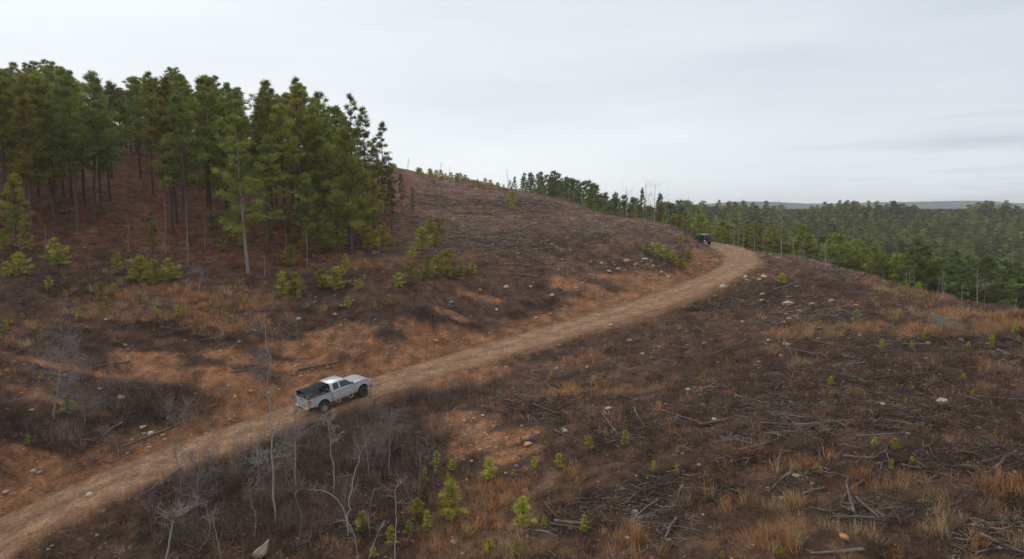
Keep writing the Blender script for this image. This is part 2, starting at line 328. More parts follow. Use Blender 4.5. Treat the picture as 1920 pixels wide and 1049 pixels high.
def ground_material():
    m = bpy.data.materials.new('ground'); m.use_nodes = True; t = m.node_tree; b = t.nodes['Principled BSDF']; l = t.links.new
    b.inputs['Roughness'].default_value = 0.95; b.inputs['Specular IOR Level'].default_value = 0.15
    a = N('ShaderNodeAttribute', t, attribute_name='Col'); tcn = N('ShaderNodeTexCoord', t)
    def noise(sc, det=6, ro=0.6):
        n = N('ShaderNodeTexNoise', t); n.inputs['Scale'].default_value = sc; n.inputs['Detail'].default_value = det; n.inputs['Roughness'].default_value = ro
        l(tcn.outputs['Object'], n.inputs['Vector']); return n.outputs['Fac']
    def remap(v, a0, a1, b0, b1):
        n = N('ShaderNodeMapRange', t); l(v, n.inputs[0]); n.inputs[1].default_value = a0; n.inputs[2].default_value = a1; n.inputs[3].default_value = b0; n.inputs[4].default_value = b1; return n.outputs[0]
    n_f = noise(5.0, 8, 0.7); n_m = noise(0.9, 6, 0.65)
    f = M('MULTIPLY', remap(n_f, 0.33, 0.67, 0.55, 1.45), remap(n_m, 0.35, 0.65, 0.75, 1.25), nt_=t)
    mm = N('ShaderNodeMix', t, data_type='RGBA', blend_type='MULTIPLY'); mm.inputs['Factor'].default_value = 1; l(a.outputs['Color'], mm.inputs[6]); l(f, mm.inputs[7])
    # small pale stones pressed into the surface
    vo = N('ShaderNodeTexVoronoi', t); vo.inputs['Scale'].default_value = 4.5; l(tcn.outputs['Object'], vo.inputs['Vector'])
    sz = M('MULTIPLY', remap(noise(0.6, 3), 0.5, 0.66, 0.0, 1.0), 0.20, nt_=t)
    st = M('LESS_THAN', vo.outputs['Distance'], sz, nt_=t)
    m2 = N('ShaderNodeMix', t, data_type='RGBA'); l(M('MULTIPLY', st, 0.55, nt_=t), m2.inputs['Factor']); l(mm.outputs[2], m2.inputs[6]); m2.inputs[7].default_value = (0.36, 0.25, 0.17, 1)
    l(m2.outputs[2], b.inputs['Base Color'])
    h = M('ADD', M('MULTIPLY', n_f, 0.6, nt_=t), M('MULTIPLY', noise(18, 4), 0.3, nt_=t), nt_=t)
    bu = N('ShaderNodeBump', t); bu.inputs['Strength'].default_value = 0.9; bu.inputs['Distance'].default_value = 0.2; l(h, bu.inputs['Height']); l(bu.outputs[0], b.inputs['Normal'])
    return m

def build_ground():
    fine = np.arange(-44, 44.01, 0.1); coarse = np.concatenate([np.arange(-180, -44, 4.0), ])
    ang = np.concatenate([coarse, fine, np.arange(48, 180, 4.0)])
    rr = np.concatenate([[0.5, 4, 8, 12], np.geomspace(16, 260, 610), np.geomspace(270, 3000, 60)])
    A, RR = np.meshgrid(R(1) * ang, rr); X = (RR * np.sin(A)).ravel(); Y = (RR * np.cos(A)).ravel()
    Z = height(X, Y); zn = zones(X, Y); C = ground_colour(X, Y, zn)
    nr, na = len(rr), len(ang); i = np.arange(nr - 1)[:, None] * na; j = np.arange(na)[None]; j2 = (j + 1) % na
    Q = np.stack([i + j, i + j2, i + na + j2, i + na + j], -1).reshape(-1, 4)
    V = np.stack([X, Y, Z], 1)
    c = len(V); V = np.concatenate([V, [[0, 0, Z[:na].mean()]]]); C = np.concatenate([C, C[:1]])
    T = np.stack([np.full(na, c), (np.arange(na) + 1) % na, np.arange(na)], 1)
    me = mesh_np('ground', V, Q, T, C, True, [ground_material()])
    tag(link('ground', me), kind='structure')
build_ground()

# ------------------------------------------------------------------ pines
NEEDLE = mat('pine_needles', attr=True, rough=0.8, nscale=0.6, namt=0.25, rnd=0.5, spec=0.08, trans=0.35)
BARK = mat('pine_bark', (0.115, 0.082, 0.070), rough=0.95, nscale=3, namt=0.35, bump=0.02, bscale=12, rnd=0.3)
GREYBARK = mat('grey_bark', (0.27, 0.235, 0.205), rough=0.9, nscale=4, namt=0.35, rnd=0.35)
PALEBARK = mat('pale_bark', (0.35, 0.318, 0.288), rough=0.9, nscale=4, namt=0.3)
def tubes(paths, sides=5):
    """paths: list of (points[n,3], radii[n]) -> V, Q"""
    V, Q, off = [], [], 0
    for P, rad in paths:
        P = np.asarray(P, float); n = len(P)
        T = np.gradient(P, axis=0); T /= np.linalg.norm(T, axis=1)[:, None] + 1e-9
        up_ = np.where(np.abs(T[:, 2:3]) > 0.9, [[1.0, 0, 0]], [[0, 0, 1.0]])
        U = np.cross(T, up_); U /= np.linalg.norm(U, axis=1)[:, None] + 1e-9; W = np.cross(T, U)
        a = np.linspace(0, 2 * np.pi, sides, endpoint=False)
        ring = P[:, None] + np.asarray(rad)[:, None, None] * (np.cos(a)[None, :, None] * U[:, None] + np.sin(a)[None, :, None] * W[:, None])
        V.append(ring.reshape(-1, 3)); i = np.arange(n - 1)[:, None] * sides; j = np.arange(sides)[None]; j2 = (j + 1) % sides
        Q.append(np.stack([i + j, i + j2, i + sides + j2, i + sides + j], -1).reshape(-1, 4) + off); off += n * sides
    return np.concatenate(V), np.concatenate(Q)
def blades(base, dirs, length, width, rng, taper=0.35):
    """thin leaf-like quads from base along dirs"""
    n = len(base); dirs = dirs / (np.linalg.norm(dirs, axis=1)[:, None] + 1e-9)
    rv = rng.normal(size=(n, 3)); s = np.cross(dirs, rv); s /= np.linalg.norm(s, axis=1)[:, None] + 1e-9
    length = np.asarray(length).reshape(-1, 1); width = np.asarray(width).reshape(-1, 1)
    tip = base + dirs * length
    V = np.stack([base - s * width / 2, base + s * width / 2, tip + s * width * taper / 2, tip - s * width * taper / 2], 1)
    return V.reshape(-1, 3), np.arange(n * 4).reshape(-1, 4)
def crown_mesh(name, rng, H, cb, Rm, nb, tufts, nblade, bl, bw, col, openness=0.0, flat=0.8, tint=0.25):
    """returns foliage mesh + limb paths; foliage sits in pads along the outer part of each limb"""
    base, dr, cc, limbs = [], [], [], []
    ga = rng.uniform(0, 6.28)
    for i in range(nb):
        t = (i + rng.uniform(0, 0.8)) / nb; z = cb + (H - cb) * t
        ga += 2.4 + rng.uniform(-0.5, 0.5)
        prof = (0.55 + 0.45 * math.sin(min(1, t / 0.35) * 1.57)) * (1 - t) ** 0.62 + 0.05
        ln = Rm * prof * rng.uniform(0.45, 1.25)
        if rng.random() < openness: continue
        el_ = rng.uniform(-0.12, 0.35) + 0.7 * t
        d = np.array([math.cos(ga) * math.cos(el_), math.sin(ga) * math.cos(el_), math.sin(el_)])
        p0 = np.array([0, 0, z]); p1 = p0 + d * ln * 0.5 + [0, 0, -0.03 * ln]; p2 = p0 + d * ln + [0, 0, 0.06 * ln]
        limbs.append((np.array([p0, p1, p2]), np.array([0.022 + 0.012 * ln, 0.02, 0.008])))
        nt_ = max(2, int(tufts * (0.35 + ln / Rm)))
        shade = rng.uniform(1 - tint * 1.5, 1 + tint * 1.5)
        for k in range(nt_):
            u = 1 - 0.75 * rng.random() ** 1.3 * (1 - 0.3 * t)
            c = p0 + (p2 - p0) * u + np.array([-d[1], d[0], 0]) * rng.normal() * 0.17 * ln + [0, 0, rng.normal() * 0.05 * ln + 0.03]
            m = nblade
            q = rng.normal(size=(m, 3)); q /= np.linalg.norm(q, axis=1)[:, None]
            q[:, 2] = q[:, 2] * flat + 0.25; q += d * 0.5
            base.append(c + q * rng.uniform(0, 0.45, (m, 1)) * bl); dr.append(q)
            f = shade * rng.uniform(0.8, 1.2)
            cc.append(np.tile(np.array(col) * f * [rng.uniform(0.85, 1.25), 1, rng.uniform(0.8, 1.2)], (m, 1)) * rng.uniform(0.8, 1.2, (m, 1)))
    m = 10 * nblade // 4                                        # leader tuft
    q = rng.normal(size=(m, 3)); q[:, 2] = np.abs(q[:, 2]) + 0.4
    base.append(np.array([0, 0, H - bl * 0.8]) + rng.normal(size=(m, 3)) * [0.12, 0.12, bl * 0.8]); dr.append(q); cc.append(np.tile(np.array(col), (m, 1)))
    base = np.concatenate(base); dr = np.concatenate(dr); cc = np.concatenate(cc); n = len(base)
    V, Q = blades(base, dr, bl * rng.uniform(0.6, 1.25, n), bw * rng.uniform(0.7, 1.3, n), rng)
    return V, Q, np.repeat(cc, 4, 0), limbs
def make_pine(seed, H=17.0, cbf=0.45, Rm=2.6, nb=46, tufts=9, nblade=20, bl=0.42, bw=0.062, col=(0.075, 0.105, 0.030), openness=0.0, rad=0.19, bark=None, nsides=7, lean=0.012, dead=8):
    rng = np.random.default_rng(seed)
    V, Q, C, limbs = crown_mesh('c', rng, H, H * cbf, Rm, nb, tufts, nblade, bl, bw, col, openness)
    z = np.linspace(0, H * 0.97, 9); sway = np.cumsum(rng.normal(size=(9, 2)) * lean * H / 5, 0); sway -= sway[0]
    P = np.column_stack([sway, z])
    def bend(A):
        A = A.copy(); A[:, 0] += np.interp(A[:, 2], z, sway[:, 0]); A[:, 1] += np.interp(A[:, 2], z, sway[:, 1]); return A
    V = bend(V); pth = [(np.concatenate([[[0, 0, -0.6]], P]), np.concatenate([[rad * 1.25], rad * (1 - z / H) ** 0.75 + 0.012]))]
    pth += [(bend(a), b) for a, b in limbs]
    for i in range(dead):                                      # bare dead stubs below the crown
        zz = H * rng.uniform(0.15, cbf); a = rng.uniform(0, 6.28); l_ = rng.uniform(0.4, 1.6)
        p = np.array([[0, 0, zz], [math.cos(a) * l_, math.sin(a) * l_, zz + rng.uniform(-0.3, 0.2)]]); pth.append((bend(p), np.array([0.022, 0.008])))
    tv, tq = [], []
    a1, b1 = tubes(pth[:1], nsides); a2, b2 = tubes(pth[1:], 3)
    tm = mesh_np('trunk', np.concatenate([a1, a2]), np.concatenate([b1, b2 + len(a1)]), smooth_=True, mats=[bark or BARK])
    cm = mesh_np('crown', V, Q, C=C, mats=[NEEDLE])
    return dict(trunk=tm, crown=cm, H=H)
G1, G2, G3 = (0.215, 0.252, 0.056), (0.255, 0.270, 0.054), (0.185, 0.235, 0.060)
TALL = [make_pine(i + 1, H=17, cbf=(0.27, 0.33, 0.39)[i % 3], Rm=(3.3, 2.9, 3.6)[i % 3], nb=58, tufts=9, openness=0.10, col=(G1, G2, G3)[i % 3]) for i in range(6)]
OPEN = [make_pine(40 + i, H=15, cbf=0.30, Rm=2.1, nb=38, tufts=8, openness=0.25, rad=0.13, col=(0.17, 0.20, 0.052)) for i in range(3)]
MID = [make_pine(60 + i, H=12, cbf=0.22, Rm=2.5, nb=44, tufts=9, col=(G1, G2)[i % 2], rad=0.14) for i in range(4)]
BENDP = [make_pine(75 + i, H=8, cbf=0.25, Rm=2.3, nb=34, tufts=8, nblade=14, bl=0.4, bw=0.09, col=(0.24, 0.295, 0.065), openness=0.15, rad=0.14) for i in range(2)]
FARP = [make_pine(80 + i, H=13, cbf=0.25, Rm=2.9, nb=36, tufts=7, nblade=12, bl=0.5, bw=0.13, col=[(0.165, 0.215, 0.065), (0.185, 0.225, 0.065), (0.145, 0.20, 0.068)][i % 3], rad=0.15, nsides=5, dead=2) for i in range(4)]
YOUNG = [make_pine(100 + i, H=2.0, cbf=0.05, Rm=0.62, nb=26, tufts=7, nblade=9, bl=0.17, bw=0.035, col=(0.36, 0.40, 0.060), rad=0.025, nsides=4, dead=0, lean=0.02) for i in range(5)]
BUSH = [make_pine(120 + i, H=3.0, cbf=0.04, Rm=1.4, nb=34, tufts=8, nblade=13, bl=0.24, bw=0.042, openness=0.12, col=(0.34, 0.37, 0.060), rad=0.04, nsides=4, dead=0, lean=0.02) for i in range(4)]
def put_pine(proto, x, y, z, h, name, wide=1.0, rng=RNG):
    e = link(name, None, loc=(x, y, z)); e.empty_display_size = 0.3
    k = h / proto['H']; e.scale = (k * wide, k * wide, k); e.rotation_euler = (rng.normal() * 0.025, rng.normal() * 0.025, rng.uniform(0, 6.28))
    link('trunk', proto['trunk'], e); link('crown', proto['crown'], e)
    return e
THINGS = []      # (object, kind key, px, py, height px)
def reg(o, key):
    p = o.location; a, b = project(p); THINGS.append((o, key, a, b)); return o

# ---- the stand on the left hillside: front trees read one by one, the rest fill the slope behind them
def sil(px):
    return np.interp(px, [-80, 0, 40, 80, 120, 160, 215, 235, 265, 290, 330, 360, 400, 440, 465, 480, 500, 530, 560, 590, 610, 635, 660, 690, 712, 730, 760],
                     [125, 124, 120, 112, 122, 124, 160, 172, 135, 142, 122, 140, 140, 152, 185, 200, 157, 180, 152, 178, 208, 202, 184, 205, 232, 300, 315])
stand = []
front = [(465,512,225,'T'),(322,432,150,'T'),(147,432,150,'T'),(105,420,170,'T'),(287,366,140,'T'),(390,388,165,'T'),(502,470,260,'T'),(568,445,170,'T'),(660,478,250,'M'),(20,425,160,'T'),
         (60,440,190,'T'),(345,400,160,'T'),(425,420,190,'T'),(535,430,200,'T'),(605,445,220,'M'),(640,420,205,'T'),(700,430,262,'O'),(190,400,200,'T'),(715,395,233,'O'),(664,400,184,'O'),(690,400,205,'O'),
         (600,400,178,'T'),(560,400,152,'T'),(500,400,157,'T'),(722,415,300,'O'),(630,398,205,'O'),(580,470,330,'M'),(30,470,330,'M'),(738,418,308,'O'),(754,402,328,'O'),(773,412,352,'O'),(703,445,340,'M'),(735,440,345,'O'),(682,452,318,'M'),(652,458,328,'M'),(632,440,300,'M'),(228,292,172,'T'),(246,286,176,'T'),(237,280,168,'T'),(256,284,150,'T'),(545,478,400,'M'),(578,488,410,'M'),(612,482,395,'M'),(505,462,395,'M'),(455,470,418,'M'),(668,462,372,'M'),(640,480,415,'M')]
a = np.array([f_[:3] for f_ in front], float); X, Y, Z = hit(a[:, 0], a[:, 1])
for i, (px, py, tp, k) in enumerate(front):
    h = at(px, tp, Y[i])[2] - Z[i]; stand.append((X[i], Y[i], Z[i], h, k, px, tp))
rng = np.random.default_rng(5); tries = 0
while len(stand) < 188 and tries < 9000:
    tries += 1
    y = rng.uniform(84, 168); x = rng.uniform(-0.80 * y, -0.14 * y)
    px = 960 + F * x / y
    if px > 700 - (y - 84) * 0.3: continue
    if y < np.interp(x, _fx, _fy) + 2: continue
    if 222 < px < 262 and y < 132: continue
    if 262 < px < 300 and y < 112: continue
    dmin = min(math.hypot(x - s[0], y - s[1]) for s in stand)
    if dmin < (3.3 if y < 120 else 3.8): continue
    z = height(x, y)[0]; pb = project((x, y, z))
    top = sil(pb[0]) + (rng.uniform(0, 50) if y < 130 else rng.uniform(-3, 22))
    hmax = at(pb[0], top, y)[2] - z
    h = min(hmax, rng.uniform(16, 20) if px < 600 else rng.uniform(11, 15))
    if h < 6: continue
    stand.append((x, y, z, h, 'T' if px < 640 else rng.choice(['M', 'O', 'T']), pb[0], top))
for i, (x, y, z, h, k, px, tp) in enumerate(stand):
    P = {'T': TALL, 'O': OPEN, 'M': MID}[k]
    o = put_pine(P[i % len(P)], x, y, z, h, 'pine_tree', wide=min(1.4, max(0.95, 17 / h if k == 'T' else 1.0)))
    if i == 0:
        for c in o.children:
            if c.name.startswith('trunk'): c.data = c.data.copy(); c.data.materials[0] = GREYBARK
    reg(o, 'stand')

# ---- pines beyond the crest of the cut slope and at its right end
rng = np.random.default_rng(6)
def crest(px):  return np.interp(px, [740, 763, 850, 910, 980, 1072, 1153, 1235, 1290], [318, 323, 335, 346, 364, 381, 407, 421, 440])
RIDGE = []
for px in np.arange(728, 935, 4.6):                              # small ones along the skyline
    px = px + rng.uniform(-3, 3); Y0 = rng.uniform(185, 222); tp = crest(px) - rng.uniform(2, 12)
    x = (px - 960) / F * Y0; z = height(x, Y0)[0]; h = at(px, tp, Y0)[2] - z
    if h > 1.5: RIDGE.append((x, Y0, z, h, YOUNG if h < 4 else MID, 2.0 if h < 4 else 1.1, 'ridge_small'))
def tops(px): return np.interp(px, [925, 940, 960, 990, 1010, 1032, 1055, 1080, 1100, 1122, 1140, 1160, 1185, 1200, 1230, 1260, 1300], [336, 329, 326, 321, 326, 322, 330, 341, 338, 352, 360, 366, 372, 376, 380, 384, 388])
for i in range(105):
    px = rng.uniform(925, 1285); Y0 = rng.uniform(178, 235); x = (px - 960) / F * Y0; z = height(x, Y0)[0]
    if any(math.hypot(x - r_[0], Y0 - r_[1]) < 3.2 for r_ in RIDGE): continue
    h = min(at(px, tops(px) + 16 * rng.random() ** 1.5, Y0)[2] - z, 17)
    if h > 4 and sum(r_[6] == 'ridge' for r_ in RIDGE) < 78: RIDGE.append((x, Y0, z, h, FARP, 1.0, 'ridge'))
for px, py, tp, Y0, K, wd in [(1203,430,356,150,MID,0.6),(1238,436,366,148,MID,0.75),(1228,438,372,150,OPEN,0.9),(1262,440,408,140,MID,1.2),(1248,440,398,146,MID,1.0),(1283,458,398,112,BENDP,1.0),(1308,448,391,122,BENDP,0.9)]:
    x = (px - 960) / F * Y0; z = height(x, Y0)[0]; RIDGE.append((x, Y0, z, at(px, tp, Y0)[2] - z, K, wd, 'ridge_end'))
for i, (x, y, z, h, K, wd, key) in enumerate(RIDGE):
    reg(put_pine(K[i % len(K)], x, y, z, h, 'pine_sapling' if key == 'ridge_small' else 'pine_tree', wd), key)

# ---- the valley forest: the nearest trees one by one, the mass behind as one wood
rng = np.random.default_rng(8)
cand = []
def canopy_h(y, x): return 12.5 + 2.0 * fbm(np.array([x]), np.array([y]), 60, 2, 90)[0]
cells = set(); tries = 0
while tries < 36000:
    tries += 1
    th = rng.uniform(0.06, 0.82); y = 96 + 460 * rng.random() ** 0.75; x = math.tan(th) * y
    sp_ = 3.4 if y < 200 else 4.0 if y < 320 else 5.2
    k = (int(x / sp_), int(y / sp_))
    if k in cells: continue
    if x < 50 - (y - 120) * 0.25 and y < 175: continue
    if x + 0.33 * y < 79: continue
    cells.add(k); cand.append((x, y))
cand = np.array(cand); cz = height(cand[:, 0], cand[:, 1])
edge_px = np.array([project((a, b, c)) for (a, b), c in zip(cand, cz)])
vis = []
for (x, y), z, (px, py) in zip(cand, cz, edge_px):
    h = canopy_h(y, x) * rng.uniform(0.78, 1.12)
    young = y < 215 and px < 1700 and (px < 1500 or y < 165)     # brighter young growth below the road
    if young: h *= 0.55
    if y < 175 and not young: h *= 0.72
    if y > 440:
        u = rng.random() + 0.5 * fbm(np.array([px]), np.array([0.0]), 45, 2, 91)[0]
        h = at(px, 377 + 8 * rng.random(), y)[2] - z if u < 0.02 else at(px, 385 + 6 * rng.random(), y)[2] - z if u < 0.14 else min(h, at(px, 393, y)[2] - z)
    if h > 3: vis.append((x, y, z, h, young, px))
vis.sort(key=lambda v: v[1] - 0.0 * v[3])
n_ind = 96
shown = []; rest = []
for v in vis:
    tpx = project((v[0], v[1], v[2] + v[3]))
    edge = np.interp(tpx[0], [1300, 1420, 1469, 1577, 1677, 1726, 1840, 1911, 2000], [440, 472, 483, 511, 537, 551, 577, 588, 606])
    if len(shown) < n_ind and 1300 < tpx[0] < 1935 and tpx[1] < edge - 8: shown.append(v)
    elif tpx[1] < edge + 20 or tpx[0] > 1935: rest.append(v)
for i, (x, y, z, h, yg, px) in enumerate(shown):
    reg(put_pine((FARP if not yg else BENDP)[i % (2 if yg else 4)], x, y, z, h, 'pine_tree' if not yg else 'pine_sapling', 1.2 if not yg else 1.1), 'valley_young' if yg else 'valley')
def mesh_arrays(me):
    n = len(me.vertices); V = np.empty(n * 3, np.float32); me.vertices.foreach_get('co', V)
    Q = np.empty(len(me.loops), np.int32); me.loops.foreach_get('vertex_index', Q)
    C = np.ones((n, 4), np.float32)
    if 'Col' in me.color_attributes:
        c = np.empty(n * 4, np.float32); me.color_attributes['Col'].data.foreach_get('color', c); C = c.reshape(-1, 4)
    return V.reshape(-1, 3), Q.reshape(-1, 4), C[:, :3]
def scatter(name, protos, pos, scl, tints, mats, rng, wide=None, tilt=0.0, rot=None):
    """one joined mesh out of many copies of a few templates: for what nobody could count"""
    Vs, Qs, Cs, off = [], [], [], 0
    which = rng.integers(0, len(protos), len(pos))
    for pi, (V, Q, C) in enumerate(protos):
        idx = np.where(which == pi)[0]; n = len(idx)
        if n == 0: continue
        a = rng.uniform(0, 6.283, n) if rot is None else rot[idx]
        ca, sa = np.cos(a)[:, None], np.sin(a)[:, None]; s = scl[idx][:, None]; wd = s if wide is None else s * wide[idx][:, None]
        X_ = (V[None, :, 0] * ca - V[None, :, 1] * sa) * wd; Y_ = (V[None, :, 0] * sa + V[None, :, 1] * ca) * wd; Z_ = V[None, :, 2] * s
        if tilt:
            tx = rng.normal(size=(n, 1)) * tilt; ty = rng.normal(size=(n, 1)) * tilt; X_ = X_ + Z_ * tx; Y_ = Y_ + Z_ * ty
        P = np.stack([X_, Y_, Z_], -1) + pos[idx][:, None]
        Vs.append(P.reshape(-1, 3).astype(np.float32)); Qs.append((Q[None] + (np.arange(n) * len(V))[:, None, None] + off).reshape(-1, 4))
        Cs.append((C[None] * tints[idx][:, None]).reshape(-1, 3).astype(np.float32)); off += n * len(V)
    me = mesh_np(name, np.concatenate(Vs), np.concatenate(Qs), C=np.concatenate(Cs), mats=mats)
    o = link(name, me); o['kind'] = 'stuff'; return o
def far_tmpl(seed, col):
    rng = np.random.default_rng(seed)
    V, Q, C, limbs = crown_mesh('f', rng, 13, 3.0, 3.0, 30, 4, 8, 0.75, 0.28, col, flat=0.5, tint=0.3)
    tv, tq = tubes([(np.array([[0, 0, -0.5], [0, 0, 12.5]]), np.array([0.16, 0.04]))], 4)
    return np.concatenate([V, tv]), np.concatenate([Q, tq + len(V)]), np.concatenate([C, np.tile([0.13, 0.11, 0.10], (len(tv), 1))])
def bare_tmpl(seed, H=11):
    rng = np.random.default_rng(seed); n = 240
    t = rng.random(n) ** 0.7; a = rng.uniform(0, 6.28, n); r_ = (1 - t * 0.6) * 2.4 * rng.random(n)
    base = np.column_stack([np.cos(a) * r_, np.sin(a) * r_, H * (0.35 + 0.6 * t)]); d = np.column_stack([np.cos(a) * 0.6, np.sin(a) * 0.6, rng.uniform(0.2, 1.2, n)])
    V, Q = blades(base, d, rng.uniform(0.6, 1.6, n), np.full(n, 0.09), rng, 0.3); tv, tq = tubes([(np.array([[0, 0, -0.5], [0, 0, H]]), np.array([0.13, 0.03]))], 4)
    return np.concatenate([V, tv]), np.concatenate([Q, tq + len(V)]), np.concatenate([np.tile([0.15, 0.115, 0.11], (len(V), 1)), np.tile([0.26, 0.23, 0.21], (len(tv), 1))])
pos = np.array([(v[0], v[1], v[2] - 0.2) for v in rest]); hh = np.array([v[3] for v in rest])
bare = fbm(pos[:, 0], pos[:, 1], 55, 3, 95) > np.where((pos[:, 1] > 150) & (pos[:, 1] < 380) & (pos[:, 0] < 0.6 * pos[:, 1]), 0.15, 0.26)
gr = 1.25 + 0.7 * fbm(pos[:, 0], pos[:, 1], 40, 3, 96)[:, None] + RNG.normal(size=(len(pos), 1)) * 0.3
yl = (np.array([v[4] for v in rest]))[:, None]
tn = gr * np.where(yl, [[1.45, 1.45, 1.1]], [[1.0, 1.0, 1.0]])
k = ~bare
tag(scatter('distant_pine_wood', [far_tmpl(200, (0.155, 0.20, 0.060)), far_tmpl(201, (0.18, 0.215, 0.060)), far_tmpl(202, (0.13, 0.175, 0.062)), far_tmpl(203, (0.16, 0.19, 0.056))], pos[k], hh[k] / 13, np.clip(tn[k], 0.45, 2.4), [NEEDLE], RNG, wide=RNG.uniform(0.95, 1.35, k.sum())),
    'dense green pine wood filling the valley and rising to the horizon', 'forest')
tag(scatter('leafless_wood', [bare_tmpl(210), bare_tmpl(211)], pos[bare], hh[bare] / 12, np.ones((bare.sum(), 3)), [NEEDLE], RNG),
    'patches of leafless grey hardwoods among the pines of the valley', 'forest')
print('pines', len(stand), len(RIDGE), len(shown), 'rest', len(rest))

# ------------------------------------------------------------------ young pines growing on the cut ground (base pixel, height in pixels, B = broad bush)
SAP = [(818,880,30),(848,883,20),(797,905,25),(840,902,15),(917,900,38),(977,832,12),(1018,832,14),(883,832,10),(1002,878,20),(1048,877,25),(963,895,14),(845,975,68),(783,975,36),(802,992,30),(767,1003,25),(680,998,36),(733,1025,36),(980,990,50),
 (1020,988,20),(1095,998,30),(917,1037,25),(968,1042,26),(1060,1047,15),(1171,838,28),(1226,886,20),(1268,890,18),(1313,848,10),(1359,850,14),(1379,748,10),(1318,713,12),(1461,1044,20),(1354,1046,13),(1030,713,10),(1111,722,14),(1105,843,24),
 (1640,838,18),(1678,843,20),(1671,880,18),(1709,871,14),(1749,828,12),(1538,888,13),(1558,722,15),(1558,747,13),(1590,743,9),(1621,746,9),(1681,730,10),(1708,730,10),(1698,755,8),(1731,755,10),(1783,755,9),(1806,713,12),(1823,745,13),(1866,816,11),(1916,989,9),
 (1466,533,22,'B'),(1494,498,11,'B'),(1530,577,10),(1607,599,19,'B'),(1687,597,13),(1674,629,16),(1739,629,12),(1732,640,15),(1652,656,18),(1710,654,14),(1640,677,10),(1662,676,12),(1815,654,12),(1859,652,22),(1849,699,9),(1903,626,22),(1909,643,14),(1838,584,10,'B'),
 (1755,571,13,'B'),(1669,540,12,'B'),(1722,549,20,'B'),(1700,545,14,'B'),(1735,556,14,'B'),(1686,545,12,'B'),(1437,486,15,'B'),(1372,601,12),(1351,599,8),(1372,577,8),(1433,604,8),(1305,581,8),(1332,663,10),(1347,577,8),
 (1212,474,22,'B'),(1222,479,22,'B'),(1236,485,28,'B'),(1252,492,26,'B'),(1266,499,24,'B'),(1279,506,22,'B'),(1292,484,26,'B'),(1276,462,20,'B'),
 (37,517,45,'B'),(14,520,30,'B'),(105,499,52,'B'),(222,515,42,'B'),(262,528,50,'B'),(290,533,46,'B'),(318,525,40,'B'),(188,558,30,'B'),(215,548,18,'B'),(200,582,26,'B'),(93,544,26,'B'),(147,603,22),(70,613,15,'B'),(42,597,10,'B'),(10,621,18),(263,570,18),(292,590,15),
 (334,594,20),(420,594,16),(387,583,12),(462,568,15),(530,554,45,'B'),(552,553,42,'B'),(560,562,18),(605,540,38,'B'),(632,545,45,'B'),(77,714,12),(128,777,36),(93,803,15,'B'),(53,834,19,'B'),(288,492,88,'M'),(403,470,70,'M'),(418,470,30,'B'),(443,452,30,'B'),
 (648,511,30),(675,543,20,'B'),(747,538,28,'B'),(770,531,42,'B'),(800,522,34,'B'),(815,516,32,'B'),(838,519,52,'B'),(862,518,32,'B'),(886,514,24,'B'),(773,485,24,'B'),(818,462,30,'B'),(824,438,30,'B'),(808,436,26,'B'),(717,472,48,'B'),(690,466,42,'B'),(792,470,44,'B'),
 (600,497,75,'M'),(617,468,50,'B'),(650,578,20),(612,583,10),(703,578,13),(730,574,14),(961,383,26,'B'),(922,416,9),(975,420,9),(1000,432,8),(1120,430,9),(1188,470,9),(905,455,10),(950,480,9),(860,560,9),(1043,470,8),
 (780,437,16,'B'),(10,470,40,'B'),(50,470,36,'B'),(1180,545,6),(960,392,12),(545,500,40,'B'),(560,455,60,'M'),(700,1045,20),(870,1010,14)]
rs = random.Random(9)
for px_ in range(790, 960, 7):                                # low scrub pines just below the skyline
    SAP.append((px_ + rs.uniform(-3, 3), float(crest(px_)) + rs.uniform(2, 11), rs.uniform(6, 12), 'B' if rs.random() < 0.5 else 'Y'))
A_ = np.array([s[:3] for s in SAP], float); X, Y, Z = hit(A_[:, 0], A_[:, 1])
rng = np.random.default_rng(12)
for i, s in enumerate(SAP):
    k = s[3] if len(s) > 3 else 'Y'; h = (at(s[0], s[1] - s[2], Y[i])[2] - at(s[0], s[1], Y[i])[2]) * (0.88 if k == 'B' else 1.0)
    K = {'Y': YOUNG, 'B': BUSH, 'M': OPEN}[k]; wd = {'Y': rng.uniform(1.0, 1.45), 'B': rng.uniform(0.9, 1.35), 'M': 1.5}[k]
    o = put_pine(K[i % len(K)], X[i], Y[i], Z[i] - 0.03, h * 1.05, 'pine_sapling' if k != 'M' else 'slender_pine', wd, rng)
    o['tall'] = float(h); reg(o, 'sapling')

